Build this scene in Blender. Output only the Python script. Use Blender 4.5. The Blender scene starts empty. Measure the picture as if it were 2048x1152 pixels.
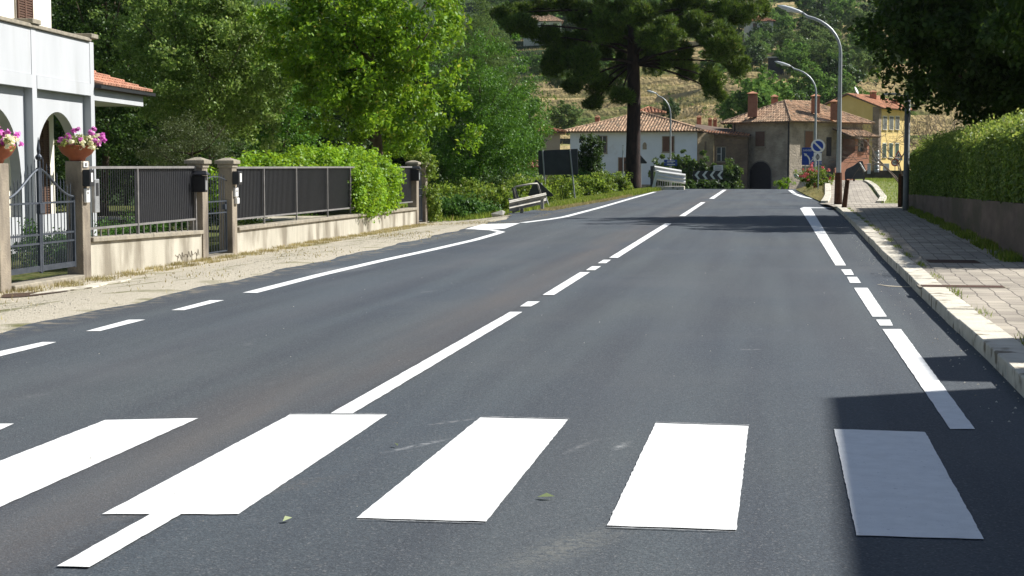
import bpy, bmesh, math, random
import numpy as np
from mathutils import Vector, Matrix
R = math.radians
random.seed(7)
rng = np.random.default_rng(11)
S = bpy.context.scene
COL = S.collection

# ------------------------------------------------------------ camera
CH = 1.44                     # eye height
YAW, PITCH, FPX = R(9.45), R(4.43), 3160.0
cd = bpy.data.cameras.new('camera'); cam = bpy.data.objects.new('camera', cd); COL.objects.link(cam)
cd.sensor_width = 36; cd.lens = 36 * FPX / 2048; cd.clip_end = 5000; cd.clip_start = 0.1
cam.location = (0, 0, CH); cam.rotation_euler = (R(90) - PITCH, 0, YAW)
S.camera = cam
# ------------------------------------------------------------ light
SUN_AZ, SUN_EL = R(30), R(41)     # azimuth measured from +X towards +Y
w = bpy.data.worlds.new('World'); S.world = w; w.use_nodes = True
nt = w.node_tree; nt.nodes.clear()
out = nt.nodes.new('ShaderNodeOutputWorld'); bg = nt.nodes.new('ShaderNodeBackground'); sk = nt.nodes.new('ShaderNodeTexSky')
sk.sky_type = 'NISHITA'; sk.sun_disc = False; sk.sun_elevation = SUN_EL; sk.sun_rotation = R(90) - SUN_AZ
sk.air_density = 1.0; sk.dust_density = 1.0; sk.ozone_density = 1.0
bg.inputs['Strength'].default_value = 0.058
nt.links.new(sk.outputs[0], bg.inputs[0]); nt.links.new(bg.outputs[0], out.inputs[0])
sl = bpy.data.lights.new('sun', 'SUN'); sun = bpy.data.objects.new('sun', sl); COL.objects.link(sun)
sl.energy = 5.0; sl.angle = R(0.55); sl.color = (1.0, 0.97, 0.92)
sv = Vector((math.cos(SUN_EL) * math.cos(SUN_AZ), math.cos(SUN_EL) * math.sin(SUN_AZ), math.sin(SUN_EL)))
sun.rotation_euler = sv.to_track_quat('Z', 'Y').to_euler(); sun.location = (30, 30, 60)
S.view_settings.view_transform = 'Standard'; S.view_settings.look = 'None'
S.view_settings.exposure = 0.72; S.view_settings.gamma = 1
S.cycles.max_bounces = 6; S.cycles.transparent_max_bounces = 6
S.cycles.diffuse_bounces = 3

# ------------------------------------------------------------ measuring helpers
fw = Vector((-math.sin(YAW) * math.cos(PITCH), math.cos(YAW) * math.cos(PITCH), -math.sin(PITCH)))
rt = Vector((math.cos(YAW), math.sin(YAW), 0)); up = rt.cross(fw)
EYE = Vector((0, 0, CH))
def ray(px, py): return fw * FPX + rt * (px - 1024) - up * (py - 576)
def at(px, py, Y):
    d = ray(px, py); return EYE + d * (Y / d.y)
def gp(px, py, z=0.0):
    d = ray(px, py); return EYE + d * ((z - CH) / d.z)
def zy(py, p):                    # height over a ground position whose picture row is py
    dx = Vector((p[0], p[1], 0)); depth0 = dx.dot(fw)
    # solve z
    A = (py - 576) / FPX
    # -(v.up) = A*(v.fw), v=(x,y,z-CH)
    ux = dx.dot(up); 
    z = (-ux - A * depth0) / (up.z + A * fw.z)
    return z + CH
def sstep(a, b, x):
    t = np.clip((x - a) / (b - a), 0, 1); return t * t * (3 - 2 * t)

# ------------------------------------------------------------ terrain heights
def zroad(Y): return float(-1.25 * sstep(97, 132, Y)) if np.isscalar(Y) else -1.25 * sstep(97, 132, Y)
HY = np.array([-50, 178, 192, 207, 260, 340, 440, 600, 900, 1400, 3000.])
HZ = np.array([0, 0, 2.2, 5.4, 11.5, 22, 38, 74, 165, 260, 300.])
def terr(X, Y):
    X = np.asarray(X, float); Y = np.asarray(Y, float)
    z = -1.25 * sstep(97, 132, Y)
    z = z - 0.3 * sstep(-6.9, -10.3, X) - 0.9 * sstep(-11.5, -22, X) * sstep(50, 70, Y)
    yy = Y + 0.03 * X + 3 * np.sin(X / 37.0) - 42 * sstep(-2, 9, X) * sstep(120, 180, Y) * (1 - sstep(260, 330, Y))
    h = np.interp(yy, HY, HZ)
    h = h + sstep(200, 260, Y) * (.9 * np.sin(X / 23. + Y / 41.) + .4 * np.sin(X / 11. - Y / 17.))
    tp = 17.0                                             # terraces
    f = (yy / tp) % 1.0
    h = h + sstep(215, 250, Y) * (1 - sstep(420, 520, Y)) * 2.4 * (sstep(0.84, 0.96, f) - f)
    z = z + h
    return z - 0.02
def px_at(px, Y): return at(px, 331, Y).x
def gz(x, y): return float(terr(x, y))

# ------------------------------------------------------------ materials
MATS = {}
def new_mat(name):
    m = bpy.data.materials.new(name); m.use_nodes = True; n = m.node_tree; n.nodes.clear()
    return m, n
def N(n, t, **k):
    x = n.nodes.new(t)
    for a, b in k.items(): setattr(x, a, b)
    return x
def srf(name, c1, c2=None, scale=3.0, rough=0.8, bump=0.0, bscale=30.0, metal=0.0, spec=0.3, detail=6, island=0.0, stretch=(1, 1, 1), c3=None, s3=0.5, t3=(0.5, 0.62)):
    """general surface: two colours mixed by noise, a third in patches, optional bump and per-piece variation"""
    if name in MATS: return MATS[name]
    m, n = new_mat(name); L = n.links.new
    o = N(n, 'ShaderNodeOutputMaterial'); b = N(n, 'ShaderNodeBsdfPrincipled'); L(b.outputs[0], o.inputs[0])
    b.inputs['Roughness'].default_value = rough; b.inputs['Metallic'].default_value = metal
    b.inputs['Specular IOR Level'].default_value = spec
    g = N(n, 'ShaderNodeNewGeometry'); mp = N(n, 'ShaderNodeMapping'); mp.inputs['Scale'].default_value = stretch
    L(g.outputs['Position'], mp.inputs[0])
    c2 = c2 or tuple(x * 0.8 for x in c1)
    t = N(n, 'ShaderNodeTexNoise'); t.inputs['Scale'].default_value = scale; t.inputs['Detail'].default_value = detail; t.inputs['Roughness'].default_value = 0.62
    L(mp.outputs[0], t.inputs['Vector'])
    r = N(n, 'ShaderNodeValToRGB'); r.color_ramp.elements[0].position = 0.35; r.color_ramp.elements[1].position = 0.65
    r.color_ramp.elements[0].color = (*c2, 1); r.color_ramp.elements[1].color = (*c1, 1)
    L(t.outputs['Fac'], r.inputs[0]); col = r.outputs[0]
    if c3:
        t2 = N(n, 'ShaderNodeTexNoise'); t2.inputs['Scale'].default_value = s3; t2.inputs['Detail'].default_value = 5
        L(mp.outputs[0], t2.inputs['Vector'])
        mr = N(n, 'ShaderNodeMapRange'); mr.inputs[1].default_value = t3[0]; mr.inputs[2].default_value = t3[1]
        L(t2.outputs['Fac'], mr.inputs[0])
        mx = N(n, 'ShaderNodeMixRGB'); L(mr.outputs[0], mx.inputs[0]); L(col, mx.inputs[1]); mx.inputs[2].default_value = (*c3, 1); col = mx.outputs[0]
    if island:
        hs = N(n, 'ShaderNodeHueSaturation'); mr = N(n, 'ShaderNodeMapRange'); mr.inputs[3].default_value = 1 - island; mr.inputs[4].default_value = 1 + island
        L(g.outputs['Random Per Island'], mr.inputs[0]); L(mr.outputs[0], hs.inputs['Value']); L(col, hs.inputs['Color']); col = hs.outputs[0]
    L(col, b.inputs['Base Color'])
    if bump:
        tb = N(n, 'ShaderNodeTexNoise'); tb.inputs['Scale'].default_value = bscale; tb.inputs['Detail'].default_value = 4
        L(g.outputs['Position'], tb.inputs['Vector'])
        bp = N(n, 'ShaderNodeBump'); bp.inputs['Strength'].default_value = bump; bp.inputs['Distance'].default_value = 0.02
        L(tb.outputs['Fac'], bp.inputs['Height']); L(bp.outputs[0], b.inputs['Normal'])
    MATS[name] = m; return m
def leafmat(name, c1, c2, trans=0.35, c3=None, rough=0.5, spec=0.22):
    if name in MATS: return MATS[name]
    m, n = new_mat(name); L = n.links.new
    o = N(n, 'ShaderNodeOutputMaterial'); b = N(n, 'ShaderNodeBsdfPrincipled'); tr = N(n, 'ShaderNodeBsdfTranslucent'); mx = N(n, 'ShaderNodeMixShader')
    g = N(n, 'ShaderNodeNewGeometry'); r = N(n, 'ShaderNodeValToRGB'); e = r.color_ramp.elements
    e[0].color = (*c1, 1); e[1].color = (*c2, 1)
    if c3: k = e.new(0.93); k.color = (*c2, 1); e[-1].color = (*c3, 1)
    L(g.outputs['Random Per Island'], r.inputs[0])
    t = N(n, 'ShaderNodeTexNoise'); t.inputs['Scale'].default_value = 0.9; t.inputs['Detail'].default_value = 3; L(g.outputs['Position'], t.inputs['Vector'])
    mr = N(n, 'ShaderNodeMapRange'); mr.inputs[1].default_value = .3; mr.inputs[2].default_value = .7; mr.inputs[3].default_value = 0.7; mr.inputs[4].default_value = 1.25; L(t.outputs['Fac'], mr.inputs[0])
    hs = N(n, 'ShaderNodeHueSaturation'); L(r.outputs[0], hs.inputs['Color']); L(mr.outputs[0], hs.inputs['Value'])
    L(hs.outputs[0], b.inputs['Base Color']); b.inputs['Roughness'].default_value = rough; b.inputs['Specular IOR Level'].default_value = spec
    h2 = N(n, 'ShaderNodeHueSaturation'); h2.inputs['Hue'].default_value = 0.48; h2.inputs['Value'].default_value = 1.5; L(hs.outputs[0], h2.inputs['Color']); L(h2.outputs[0], tr.inputs['Color'])
    mx.inputs[0].default_value = trans; L(b.outputs[0], mx.inputs[1]); L(tr.outputs[0], mx.inputs[2]); L(mx.outputs[0], o.inputs[0])
    MATS[name] = m; return m

# ------------------------------------------------------------ mesh helpers
WARP = None        # (a, b): stretches the left boundary along the road, y -> a*y + b
def wy(y): return WARP[0] * y + WARP[1] if WARP else y
class MB:
    def __init__(s): s.v = []; s.f = []
    def add(s, vs, fs):
        k = len(s.v); s.v += [tuple(map(float, v)) for v in vs]; s.f += [tuple(i + k for i in f) for f in fs]; return s
    def box(s, a, b):
        x0, y0, z0 = a; x1, y1, z1 = b
        return s.hexa([(x0, y0), (x1, y0), (x1, y1), (x0, y1)], z0, z1)
    def hexa(s, q, z0, z1, q2=None):
        q2 = q2 or q; n = len(q)
        zz0 = z0 if hasattr(z0, '__len__') else [z0] * n; zz1 = z1 if hasattr(z1, '__len__') else [z1] * n
        vs = [(p[0], p[1], z) for p, z in zip(q, zz0)] + [(p[0], p[1], z) for p, z in zip(q2, zz1)]
        return s.add(vs, [tuple(range(n))[::-1], tuple(range(n, 2 * n))] + [(i, (i + 1) % n, n + (i + 1) % n, n + i) for i in range(n)])
    def slab(s, poly, d):             # polygon of 3-D points pushed along the vector d
        n = len(poly); d = Vector(d)
        vs = [Vector(p) for p in poly] + [Vector(p) + d for p in poly]
        return s.add(vs, [tuple(range(n))[::-1], tuple(range(n, 2 * n))] + [(i, (i + 1) % n, n + (i + 1) % n, n + i) for i in range(n)])
    def cyl(s, p0, p1, r0, r1=None, n=10, cap=True):
        return s.tube([p0, p1], [r0, r0 if r1 is None else r1], n, cap)
    def tube(s, pts, rs, n=8, cap=True):
        pts = [Vector(p) for p in pts]; rs = rs if hasattr(rs, '__len__') else [rs] * len(pts)
        vs = []; fs = []; ref = None
        for i, p in enumerate(pts):
            t = (pts[min(i + 1, len(pts) - 1)] - pts[max(i - 1, 0)]).normalized()
            if ref is None: ref = Vector((1, 0, 0)) if abs(t.x) < 0.8 else Vector((0, 1, 0))
            a = (ref - t * ref.dot(t)).normalized(); b = t.cross(a); ref = a
            for k in range(n):
                th = 2 * math.pi * k / n; vs.append(p + (a * math.cos(th) + b * math.sin(th)) * rs[i])
        for i in range(len(pts) - 1):
            for k in range(n): fs.append((i * n + k, i * n + (k + 1) % n, (i + 1) * n + (k + 1) % n, (i + 1) * n + k))
        if cap: fs.append(tuple(range(n))[::-1]); fs.append(tuple(range((len(pts) - 1) * n, len(pts) * n)))
        return s.add(vs, fs)
    def lathe(s, c, prof, n=24):
        vs = []; fs = []; c = Vector(c)
        for r, z in prof:
            for k in range(n):
                th = 2 * math.pi * k / n; vs.append(c + Vector((r * math.cos(th), r * math.sin(th), z)))
        for i in range(len(prof) - 1):
            for k in range(n): fs.append((i * n + k, i * n + (k + 1) % n, (i + 1) * n + (k + 1) % n, (i + 1) * n + k))
        fs.append(tuple(range(n))[::-1]); fs.append(tuple(range((len(prof) - 1) * n, len(prof) * n)))
        return s.add(vs, fs)
    def build(s, name, m, parent=None, smooth=False, bev=0.0, recalc=True):
        me = bpy.data.meshes.new(name); me.from_pydata([(a, wy(b), c) for a, b, c in s.v], [], s.f)
        if recalc:
            bm = bmesh.new(); bm.from_mesh(me); bmesh.ops.recalc_face_normals(bm, faces=bm.faces)
            if bev: bmesh.ops.bevel(bm, geom=[e for e in bm.edges], offset=bev, segments=1, affect='EDGES', clamp_overlap=True)
            bm.to_mesh(me); bm.free()
        me.update()
        if smooth: me.polygons.foreach_set('use_smooth', [True] * len(me.polygons))
        o = bpy.data.objects.new(name, me); COL.objects.link(o); me.materials.append(m)
        if parent: o.parent = parent; o.matrix_parent_inverse = Matrix.Translation(-parent.location) if parent.type == 'EMPTY' else Matrix.Identity(4)
        return o
def tag(o, label=None, cat=None, group=None, kind=None):
    if label: o['label'] = label
    if cat: o['category'] = cat
    if group: o['group'] = group
    if kind: o['kind'] = kind
    return o
def thing(name, loc, label, cat, group=None):
    o = bpy.data.objects.new(name, None); COL.objects.link(o); o.location = (loc[0], wy(loc[1]), loc[2]); o.empty_display_size = 0.2
    return tag(o, label, cat, group)
def npmesh(name, V, nper, m, parent=None, smooth=False):
    """V: (n*nper,3) vertices, each face using nper of them"""
    V = np.ascontiguousarray(V, np.float32).copy(); V[:, 1] = wy(V[:, 1]); nv = len(V); nf = nv // nper
    me = bpy.data.meshes.new(name); me.vertices.add(nv); me.vertices.foreach_set('co', V.ravel())
    me.loops.add(nv); me.loops.foreach_set('vertex_index', np.arange(nv, dtype=np.int32))
    me.polygons.add(nf); me.polygons.foreach_set('loop_start', np.arange(nf, dtype=np.int32) * nper)
    me.update(calc_edges=True); me.materials.append(m)
    o = bpy.data.objects.new(name, me); COL.objects.link(o)
    if parent: o.parent = parent; o.matrix_parent_inverse = Matrix.Translation(-parent.location) if parent.type == 'EMPTY' else Matrix.Identity(4)
    return o
def unit(a): return a / (np.linalg.norm(a, axis=1, keepdims=True) + 1e-9)
def leaves(P, size, outw=None, bias=0.7, aspect=0.5, upb=0.5):
    """leaf-shaped quads at the points P"""
    n = len(P); r = unit(rng.normal(size=(n, 3)))
    nn = r.copy()
    if outw is not None: nn = unit(r + outw * bias)
    nn[:, 2] += upb; nn = unit(nn)
    t = unit(np.cross(nn, rng.normal(size=(n, 3)))); b = np.cross(nn, t)
    s = (size * rng.uniform(0.6, 1.35, n))[:, None]
    V = np.empty((n, 4, 3)); V[:, 0] = P - t * s * .5; V[:, 1] = P + b * s * aspect * .5 + nn * s * .06; V[:, 2] = P + t * s * .5; V[:, 3] = P - b * s * aspect * .5 + nn * s * .06
    return V.reshape(-1, 3)
def crown(c, rad, ncl, per, clr, flat=0.7, shell=0.45, rough=0.25):
    """points of a crown: clusters spread through an uneven ellipsoid"""
    c = np.array(c, float); rad = np.array(rad, float)
    d = unit(rng.normal(size=(ncl, 3)))
    k = rng.uniform(0, 1, ncl) ** (1 / 2.2); k = shell + (1 - shell) * k
    wob = 1 + rough * np.sin(d[:, 0] * 5.1 + d[:, 2] * 4 + c[0]) * np.cos(d[:, 1] * 4.3 + c[1]) + rng.normal(0, .06, ncl)
    C = c + d * rad * (k * wob)[:, None]
    pc = rng.poisson(per, ncl) + 3; idx = np.repeat(np.arange(ncl), pc)
    rr = clr * rng.uniform(0.6, 1.4, ncl)
    q = rng.normal(size=(len(idx), 3)); q = unit(q) * (rng.uniform(0, 1, len(idx)) ** 0.45)[:, None]
    q[:, 2] *= flat
    P = C[idx] + q * rr[idx][:, None]
    O = unit(unit(P - c) * 0.6 + unit(q) * 0.8)
    return P, O
def limb_mb(base, top, r0, crown_c, crown_r, nl=7, n=8, lean=0.3):
    mb = MB(); base = Vector(base); top = Vector(top)
    pts = [base.lerp(top, t) + Vector((random.uniform(-1, 1), random.uniform(-1, 1), 0)) * lean * (t > 0) * .4 for t in (0, .08, .3, .55, .8, 1)]
    mb.tube(pts, [r0 * 1.45, r0, r0 * .85, r0 * .65, r0 * .4, r0 * .15], n)
    cc = Vector(crown_c)
    for i in range(nl):
        t = random.uniform(.3, .85); p = base.lerp(top, t); th = 2.4 * i + random.uniform(-.4, .4)
        e = Vector((cc.x + crown_r[0] * .75 * math.cos(th), cc.y + crown_r[1] * .75 * math.sin(th), min(p.z + crown_r[2] * random.uniform(.2, .8), cc.z + crown_r[2] * .8)))
        m = p.lerp(e, .5) + Vector((0, 0, -.15 * crown_r[2]))
        mb.tube([p, m, e], [r0 * .4, r0 * .25, r0 * .07], 6)
    return mb

# ------------------------------------------------------------ colours / materials
def asphalt():
    m, n = new_mat('asphalt'); L = n.links.new
    o = N(n, 'ShaderNodeOutputMaterial'); b = N(n, 'ShaderNodeBsdfPrincipled'); L(b.outputs[0], o.inputs[0])
    g = N(n, 'ShaderNodeNewGeometry'); P = g.outputs['Position']
    def noise(scale, det=4, st=None):
        t = N(n, 'ShaderNodeTexNoise'); t.inputs['Scale'].default_value = scale; t.inputs['Detail'].default_value = det
        if st: mp = N(n, 'ShaderNodeMapping'); mp.inputs['Scale'].default_value = st; L(P, mp.inputs[0]); L(mp.outputs[0], t.inputs['Vector'])
        else: L(P, t.inputs['Vector'])
        return t.outputs['Fac']
    def rng_(v, a, b_, c=0., d=1.):
        r = N(n, 'ShaderNodeMapRange'); L(v, r.inputs[0]); r.inputs[1].default_value = a; r.inputs[2].default_value = b_; r.inputs[3].default_value = c; r.inputs[4].default_value = d; return r.outputs[0]
    def mix(f, a, b_, typ='MIX'):
        x = N(n, 'ShaderNodeMixRGB', blend_type=typ)
        for i, v in ((0, f), (1, a), (2, b_)):
            if isinstance(v, (tuple, float)): x.inputs[i].default_value = (*v, 1) if isinstance(v, tuple) else v
            else: L(v, x.inputs[i])
        return x.outputs[0]
    def mul(a, b_):
        x = N(n, 'ShaderNodeMath', operation='MULTIPLY'); 
        for i, v in ((0, a), (1, b_)):
            if isinstance(v, float): x.inputs[i].default_value = v
            else: L(v, x.inputs[i])
        return x.outputs[0]
    c = mix(rng_(noise(1.3, 5, (1.6, .07, 1)), .36, .64), (.056, .065, .075), (.080, .094, .101))
    c = mix(rng_(noise(.28, 4, (1, .5, 1)), .38, .62), c, mix(1.0, c, (.84, .90, 1.0), 'MULTIPLY'))
    c = mix(rng_(noise(85, 2), .38, .60), mix(1.0, c, (.62, .62, .63), 'MULTIPLY'), c)              # aggregate
    c = mix(mul(rng_(noise(70, 2), .60, .68), .5), c, (.18, .18, .18))
    sx = N(n, 'ShaderNodeSeparateXYZ'); L(P, sx.inputs[0])
    # brownish dust along the centre line
    def band(x0, wd):
        a = N(n, 'ShaderNodeMath', operation='SUBTRACT'); L(sx.outputs[0], a.inputs[0]); a.inputs[1].default_value = x0
        ab = N(n, 'ShaderNodeMath', operation='ABSOLUTE'); L(a.outputs[0], ab.inputs[0]); return rng_(ab.outputs[0], 0., wd, 1., 0.)
    dust = mul(mul(band(-2.95, .62), rng_(noise(1.6, 5, (1, .12, 1)), .30, .65)), .42)
    c = mix(dust, c, (.135, .105, .085))
    tr = mul(mul(band(-.9, .5), rng_(noise(.8, 3, (1, .1, 1)), .3, .7)), .15)
    c = mix(tr, c, (.12, .125, .13))
    c = mix(mul(rng_(noise(.35, 5), .52, .75), .35), c, (.095, .10, .105))
    c = mix(mul(mul(band(-2.55, .06), rng_(noise(6, 4), .3, .6)), .45), c, (.03, .03, .032))                              # construction joint
    c = mix(mul(mul(band(-4.6, .45), rng_(noise(.7, 3, (1, .08, 1)), .3, .7)), .22), c, (.14, .145, .15))
    c = mix(mul(mul(band(.6, .4), rng_(noise(.9, 3, (1, .08, 1)), .35, .7)), .15), c, (.13, .135, .14))
    c = mix(mul(rng_(noise(3.2, 6, (1, .35, 1)), .68, .80), .35), c, (.20, .20, .20))                                       # dusty smears
    c = mix(mul(rng_(noise(22, 2), .72, .78), .6), c, (.03, .03, .033))
    c = mix(mul(band(-6.6, .35), rng_(noise(5, 4), .5, .65)), c, (.20, .175, .13))                     # dirt on the edge
    for (px, py, ln, wd_, ang, f_, cc) in ((838, 892, .30, .035, 62, .8, (.33, .34, .35)), (1243, 893, .16, .04, 80, .7, (.30, .31, .31)), (1135, 1095, .55, .16, 66, .55, (.17, .17, .15)), (672, 540, 1.1, .45, 80, .6, (.25, .25, .25)),
                                           (905, 845, .25, .03, 50, .6, (.28, .28, .28)), (1160, 895, .3, .03, 75, .4, (.25, .25, .25)), (1500, 700, .12, .05, 10, .6, (.28, .28, .28)), (430, 1000, .9, .12, 55, .4, (.15, .125, .10))):
        p = gp(px, py); mp = N(n, 'ShaderNodeMapping', vector_type='TEXTURE'); mp.inputs['Location'].default_value = (p.x, p.y, 0); mp.inputs['Rotation'].default_value = (0, 0, R(ang)); mp.inputs['Scale'].default_value = (ln, wd_, 1)
        L(P, mp.inputs[0]); vl = N(n, 'ShaderNodeVectorMath', operation='LENGTH'); L(mp.outputs[0], vl.inputs[0])
        c = mix(mul(mul(rng_(vl.outputs['Value'], .1, 1., 1., 0.), rng_(noise(28, 3), .38, .6)), f_), c, cc)
    L(c, b.inputs['Base Color']); b.inputs['Roughness'].default_value = .78; b.inputs['Specular IOR Level'].default_value = .35
    bp = N(n, 'ShaderNodeBump'); bp.inputs['Strength'].default_value = .6; bp.inputs['Distance'].default_value = .006
    L(noise(140, 3), bp.inputs['Height']); L(bp.outputs[0], b.inputs['Normal'])
    return m
def paving():
    m, n = new_mat('paving'); L = n.links.new
    o = N(n, 'ShaderNodeOutputMaterial'); b = N(n, 'ShaderNodeBsdfPrincipled'); L(b.outputs[0], o.inputs[0]); b.inputs['Roughness'].default_value = .9
    g = N(n, 'ShaderNodeNewGeometry'); mp = N(n, 'ShaderNodeMapping'); mp.inputs['Rotation'].default_value = (0, 0, R(92)); L(g.outputs['Position'], mp.inputs[0])
    br = N(n, 'ShaderNodeTexBrick'); dn = N(n, 'ShaderNodeTexNoise'); dn.inputs['Scale'].default_value = 2.2; L(g.outputs['Position'], dn.inputs['Vector'])
    dm = N(n, 'ShaderNodeVectorMath', operation='SCALE'); L(dn.outputs['Color'], dm.inputs[0]); dm.inputs['Scale'].default_value = .09
    da = N(n, 'ShaderNodeVectorMath', operation='ADD'); L(mp.outputs[0], da.inputs[0]); L(dm.outputs[0], da.inputs[1]); L(da.outputs[0], br.inputs['Vector']); br.inputs['Scale'].default_value = 1.0
    br.inputs['Brick Width'].default_value = .30; br.inputs['Row Height'].default_value = .19; br.inputs['Mortar Size'].default_value = .008; br.inputs['Mortar Smooth'].default_value = .3
    br.inputs['Color1'].default_value = (.44, .39, .31, 1); br.inputs['Color2'].default_value = (.31, .27, .22, 1); br.inputs['Mortar'].default_value = (.15, .13, .105, 1)
    t = N(n, 'ShaderNodeTexNoise'); t.inputs['Scale'].default_value = 1.2; t.inputs['Detail'].default_value = 7; L(g.outputs['Position'], t.inputs['Vector'])
    mr = N(n, 'ShaderNodeMapRange'); mr.inputs[1].default_value = .35; mr.inputs[2].default_value = .7; mr.inputs[3].default_value = .68; mr.inputs[4].default_value = 1.15; L(t.outputs['Fac'], mr.inputs[0])
    hs = N(n, 'ShaderNodeHueSaturation'); L(br.outputs['Color'], hs.inputs['Color']); L(mr.outputs[0], hs.inputs['Value']); L(hs.outputs[0], b.inputs['Base Color'])
    bp = N(n, 'ShaderNodeBump'); bp.inputs['Strength'].default_value = .7; bp.inputs['Distance'].default_value = .01; bp.invert = True
    L(br.outputs['Fac'], bp.inputs['Height']); L(bp.outputs[0], b.inputs['Normal'])
    return m
def whitepaint():
    m = srf('road_paint', (.80, .81, .80), (.72, .73, .72), 9, .6, .25, 120, c3=(.45, .46, .46), s3=55, t3=(.66, .74)); return m
def stonewall(name, c1, c2, mort, sc=1.0, rw=.16, bw=.34):
    m, n = new_mat(name); L = n.links.new
    o = N(n, 'ShaderNodeOutputMaterial'); b = N(n, 'ShaderNodeBsdfPrincipled'); L(b.outputs[0], o.inputs[0]); b.inputs['Roughness'].default_value = .95
    g = N(n, 'ShaderNodeNewGeometry'); t = N(n, 'ShaderNodeTexVoronoi'); mp = N(n, 'ShaderNodeMapping'); mp.inputs['Scale'].default_value = (1 / bw, 1 / bw, 1 / rw)
    L(g.outputs['Position'], mp.inputs[0]); L(mp.outputs[0], t.inputs['Vector']); t.inputs['Scale'].default_value = sc
    r = N(n, 'ShaderNodeValToRGB'); r.color_ramp.elements[0].color = (*c1, 1); r.color_ramp.elements[1].color = (*c2, 1); L(t.outputs['Color'], r.inputs[0])
    t2 = N(n, 'ShaderNodeTexVoronoi', feature='DISTANCE_TO_EDGE'); L(mp.outputs[0], t2.inputs['Vector']); t2.inputs['Scale'].default_value = sc
    mr = N(n, 'ShaderNodeMapRange'); mr.inputs[1].default_value = .02; mr.inputs[2].default_value = .10; L(t2.outputs['Distance'], mr.inputs[0])
    mx = N(n, 'ShaderNodeMixRGB'); L(mr.outputs[0], mx.inputs[0]); mx.inputs[1].default_value = (*mort, 1); L(r.outputs[0], mx.inputs[2])
    ns = N(n, 'ShaderNodeTexNoise'); ns.inputs['Scale'].default_value = .8; ns.inputs['Detail'].default_value = 6; L(g.outputs['Position'], ns.inputs['Vector'])
    m2 = N(n, 'ShaderNodeMapRange'); m2.inputs[1].default_value = .3; m2.inputs[2].default_value = .7; m2.inputs[3].default_value = .7; m2.inputs[4].default_value = 1.2; L(ns.outputs['Fac'], m2.inputs[0])
    hs = N(n, 'ShaderNodeHueSaturation'); L(mx.outputs[0], hs.inputs['Color']); L(m2.outputs[0], hs.inputs['Value']); L(hs.outputs[0], b.inputs['Base Color'])
    bp = N(n, 'ShaderNodeBump'); bp.inputs['Strength'].default_value = .8; bp.inputs['Distance'].default_value = .03; L(mr.outputs[0], bp.inputs['Height']); L(bp.outputs[0], b.inputs['Normal'])
    MATS[name] = m; return m
def hillmat():
    m, n = new_mat('hillside'); L = n.links.new
    o = N(n, 'ShaderNodeOutputMaterial'); b = N(n, 'ShaderNodeBsdfPrincipled'); L(b.outputs[0], o.inputs[0]); b.inputs['Roughness'].default_value = 1; b.inputs['Specular IOR Level'].default_value = .1
    g = N(n, 'ShaderNodeNewGeometry'); P = g.outputs['Position']
    def noise(s, st=(1, 1, 1), det=6):
        mp = N(n, 'ShaderNodeMapping'); mp.inputs['Scale'].default_value = st; L(P, mp.inputs[0]); t = N(n, 'ShaderNodeTexNoise'); t.inputs['Scale'].default_value = s; t.inputs['Detail'].default_value = det; L(mp.outputs[0], t.inputs['Vector']); return t.outputs['Fac']
    def mr(v, a, c, d=0., e=1.):
        r = N(n, 'ShaderNodeMapRange'); L(v, r.inputs[0]); r.inputs[1].default_value = a; r.inputs[2].default_value = c; r.inputs[3].default_value = d; r.inputs[4].default_value = e; return r.outputs[0]
    def mix(f, a, c):
        x = N(n, 'ShaderNodeMixRGB')
        for i, v in ((0, f), (1, a), (2, c)):
            if isinstance(v, tuple): x.inputs[i].default_value = (*v, 1)
            else: L(v, x.inputs[i])
        return x.outputs[0]
    dry = mix(mr(noise(.35), .35, .65), (.48, .36, .18), (.32, .26, .12))
    grn = mix(mr(noise(.8), .35, .65), (.07, .11, .025), (.12, .16, .04))
    near = mix(mr(noise(6), .35, .65), (.05, .08, .02), (.13, .12, .045))
    c = mix(mr(noise(.06, (.3, 1.8, 1), 8), .49, .58), dry, grn)
    c = mix(mr(noise(1.5, (1, 1, 1), 5), .62, .70), c, (.035, .05, .018))
    sx = N(n, 'ShaderNodeSeparateXYZ'); L(P, sx.inputs[0])
    c = mix(mr(sx.outputs[1], 120., 190.), near, c); c = mix(mr(sx.outputs[0], -60., -48., 1., 0.), c, (.035, .06, .018))
    L(c, b.inputs['Base Color'])
    bp = N(n, 'ShaderNodeBump'); bp.inputs['Strength'].default_value = 1; bp.inputs['Distance'].default_value = .5; L(noise(1.1), bp.inputs['Height']); L(bp.outputs[0], b.inputs['Normal'])
    return m
M_asph = asphalt(); M_pave = paving(); M_paint = whitepaint(); M_hill = hillmat()
M_verge = srf('verge_gravel', (.54, .49, .39), (.38, .34, .26), 26, .95, .9, 60, c3=(.15, .15, .06), s3=1.3, t3=(.56, .70), detail=9)
M_conc = srf('fence_concrete', (.50, .465, .385), (.38, .355, .29), 2.2, .95, .3, 40, stretch=(1, 1, .35), c3=(.22, .195, .15), s3=1.5, t3=(.47, .62))
M_cope = srf('coping_stone', (.34, .30, .23), (.22, .20, .16), 7, .95, .5, 50)
M_kerb = srf('kerb_stone', (.66, .62, .52), (.52, .48, .39), 4, .9, .4, 35, c3=(.20, .17, .12), s3=5, t3=(.55, .66))
M_iron = srf('dark_iron', (.022, .024, .028), (.035, .037, .042), 8, .5, 0, metal=.3)
M_gate = srf('gate_iron', (.045, .055, .07), (.07, .08, .10), 8, .5, 0, metal=.3)
M_rail = srf('fence_rail_paint', (.22, .21, .20), (.15, .145, .14), 6, .6)
M_black = srf('black_metal', (.015, .016, .02), (.022, .023, .027), 8, .45, spec=.5)
M_signback = srf('sign_back', (.035, .04, .05), (.05, .055, .065), 3, .6)
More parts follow.
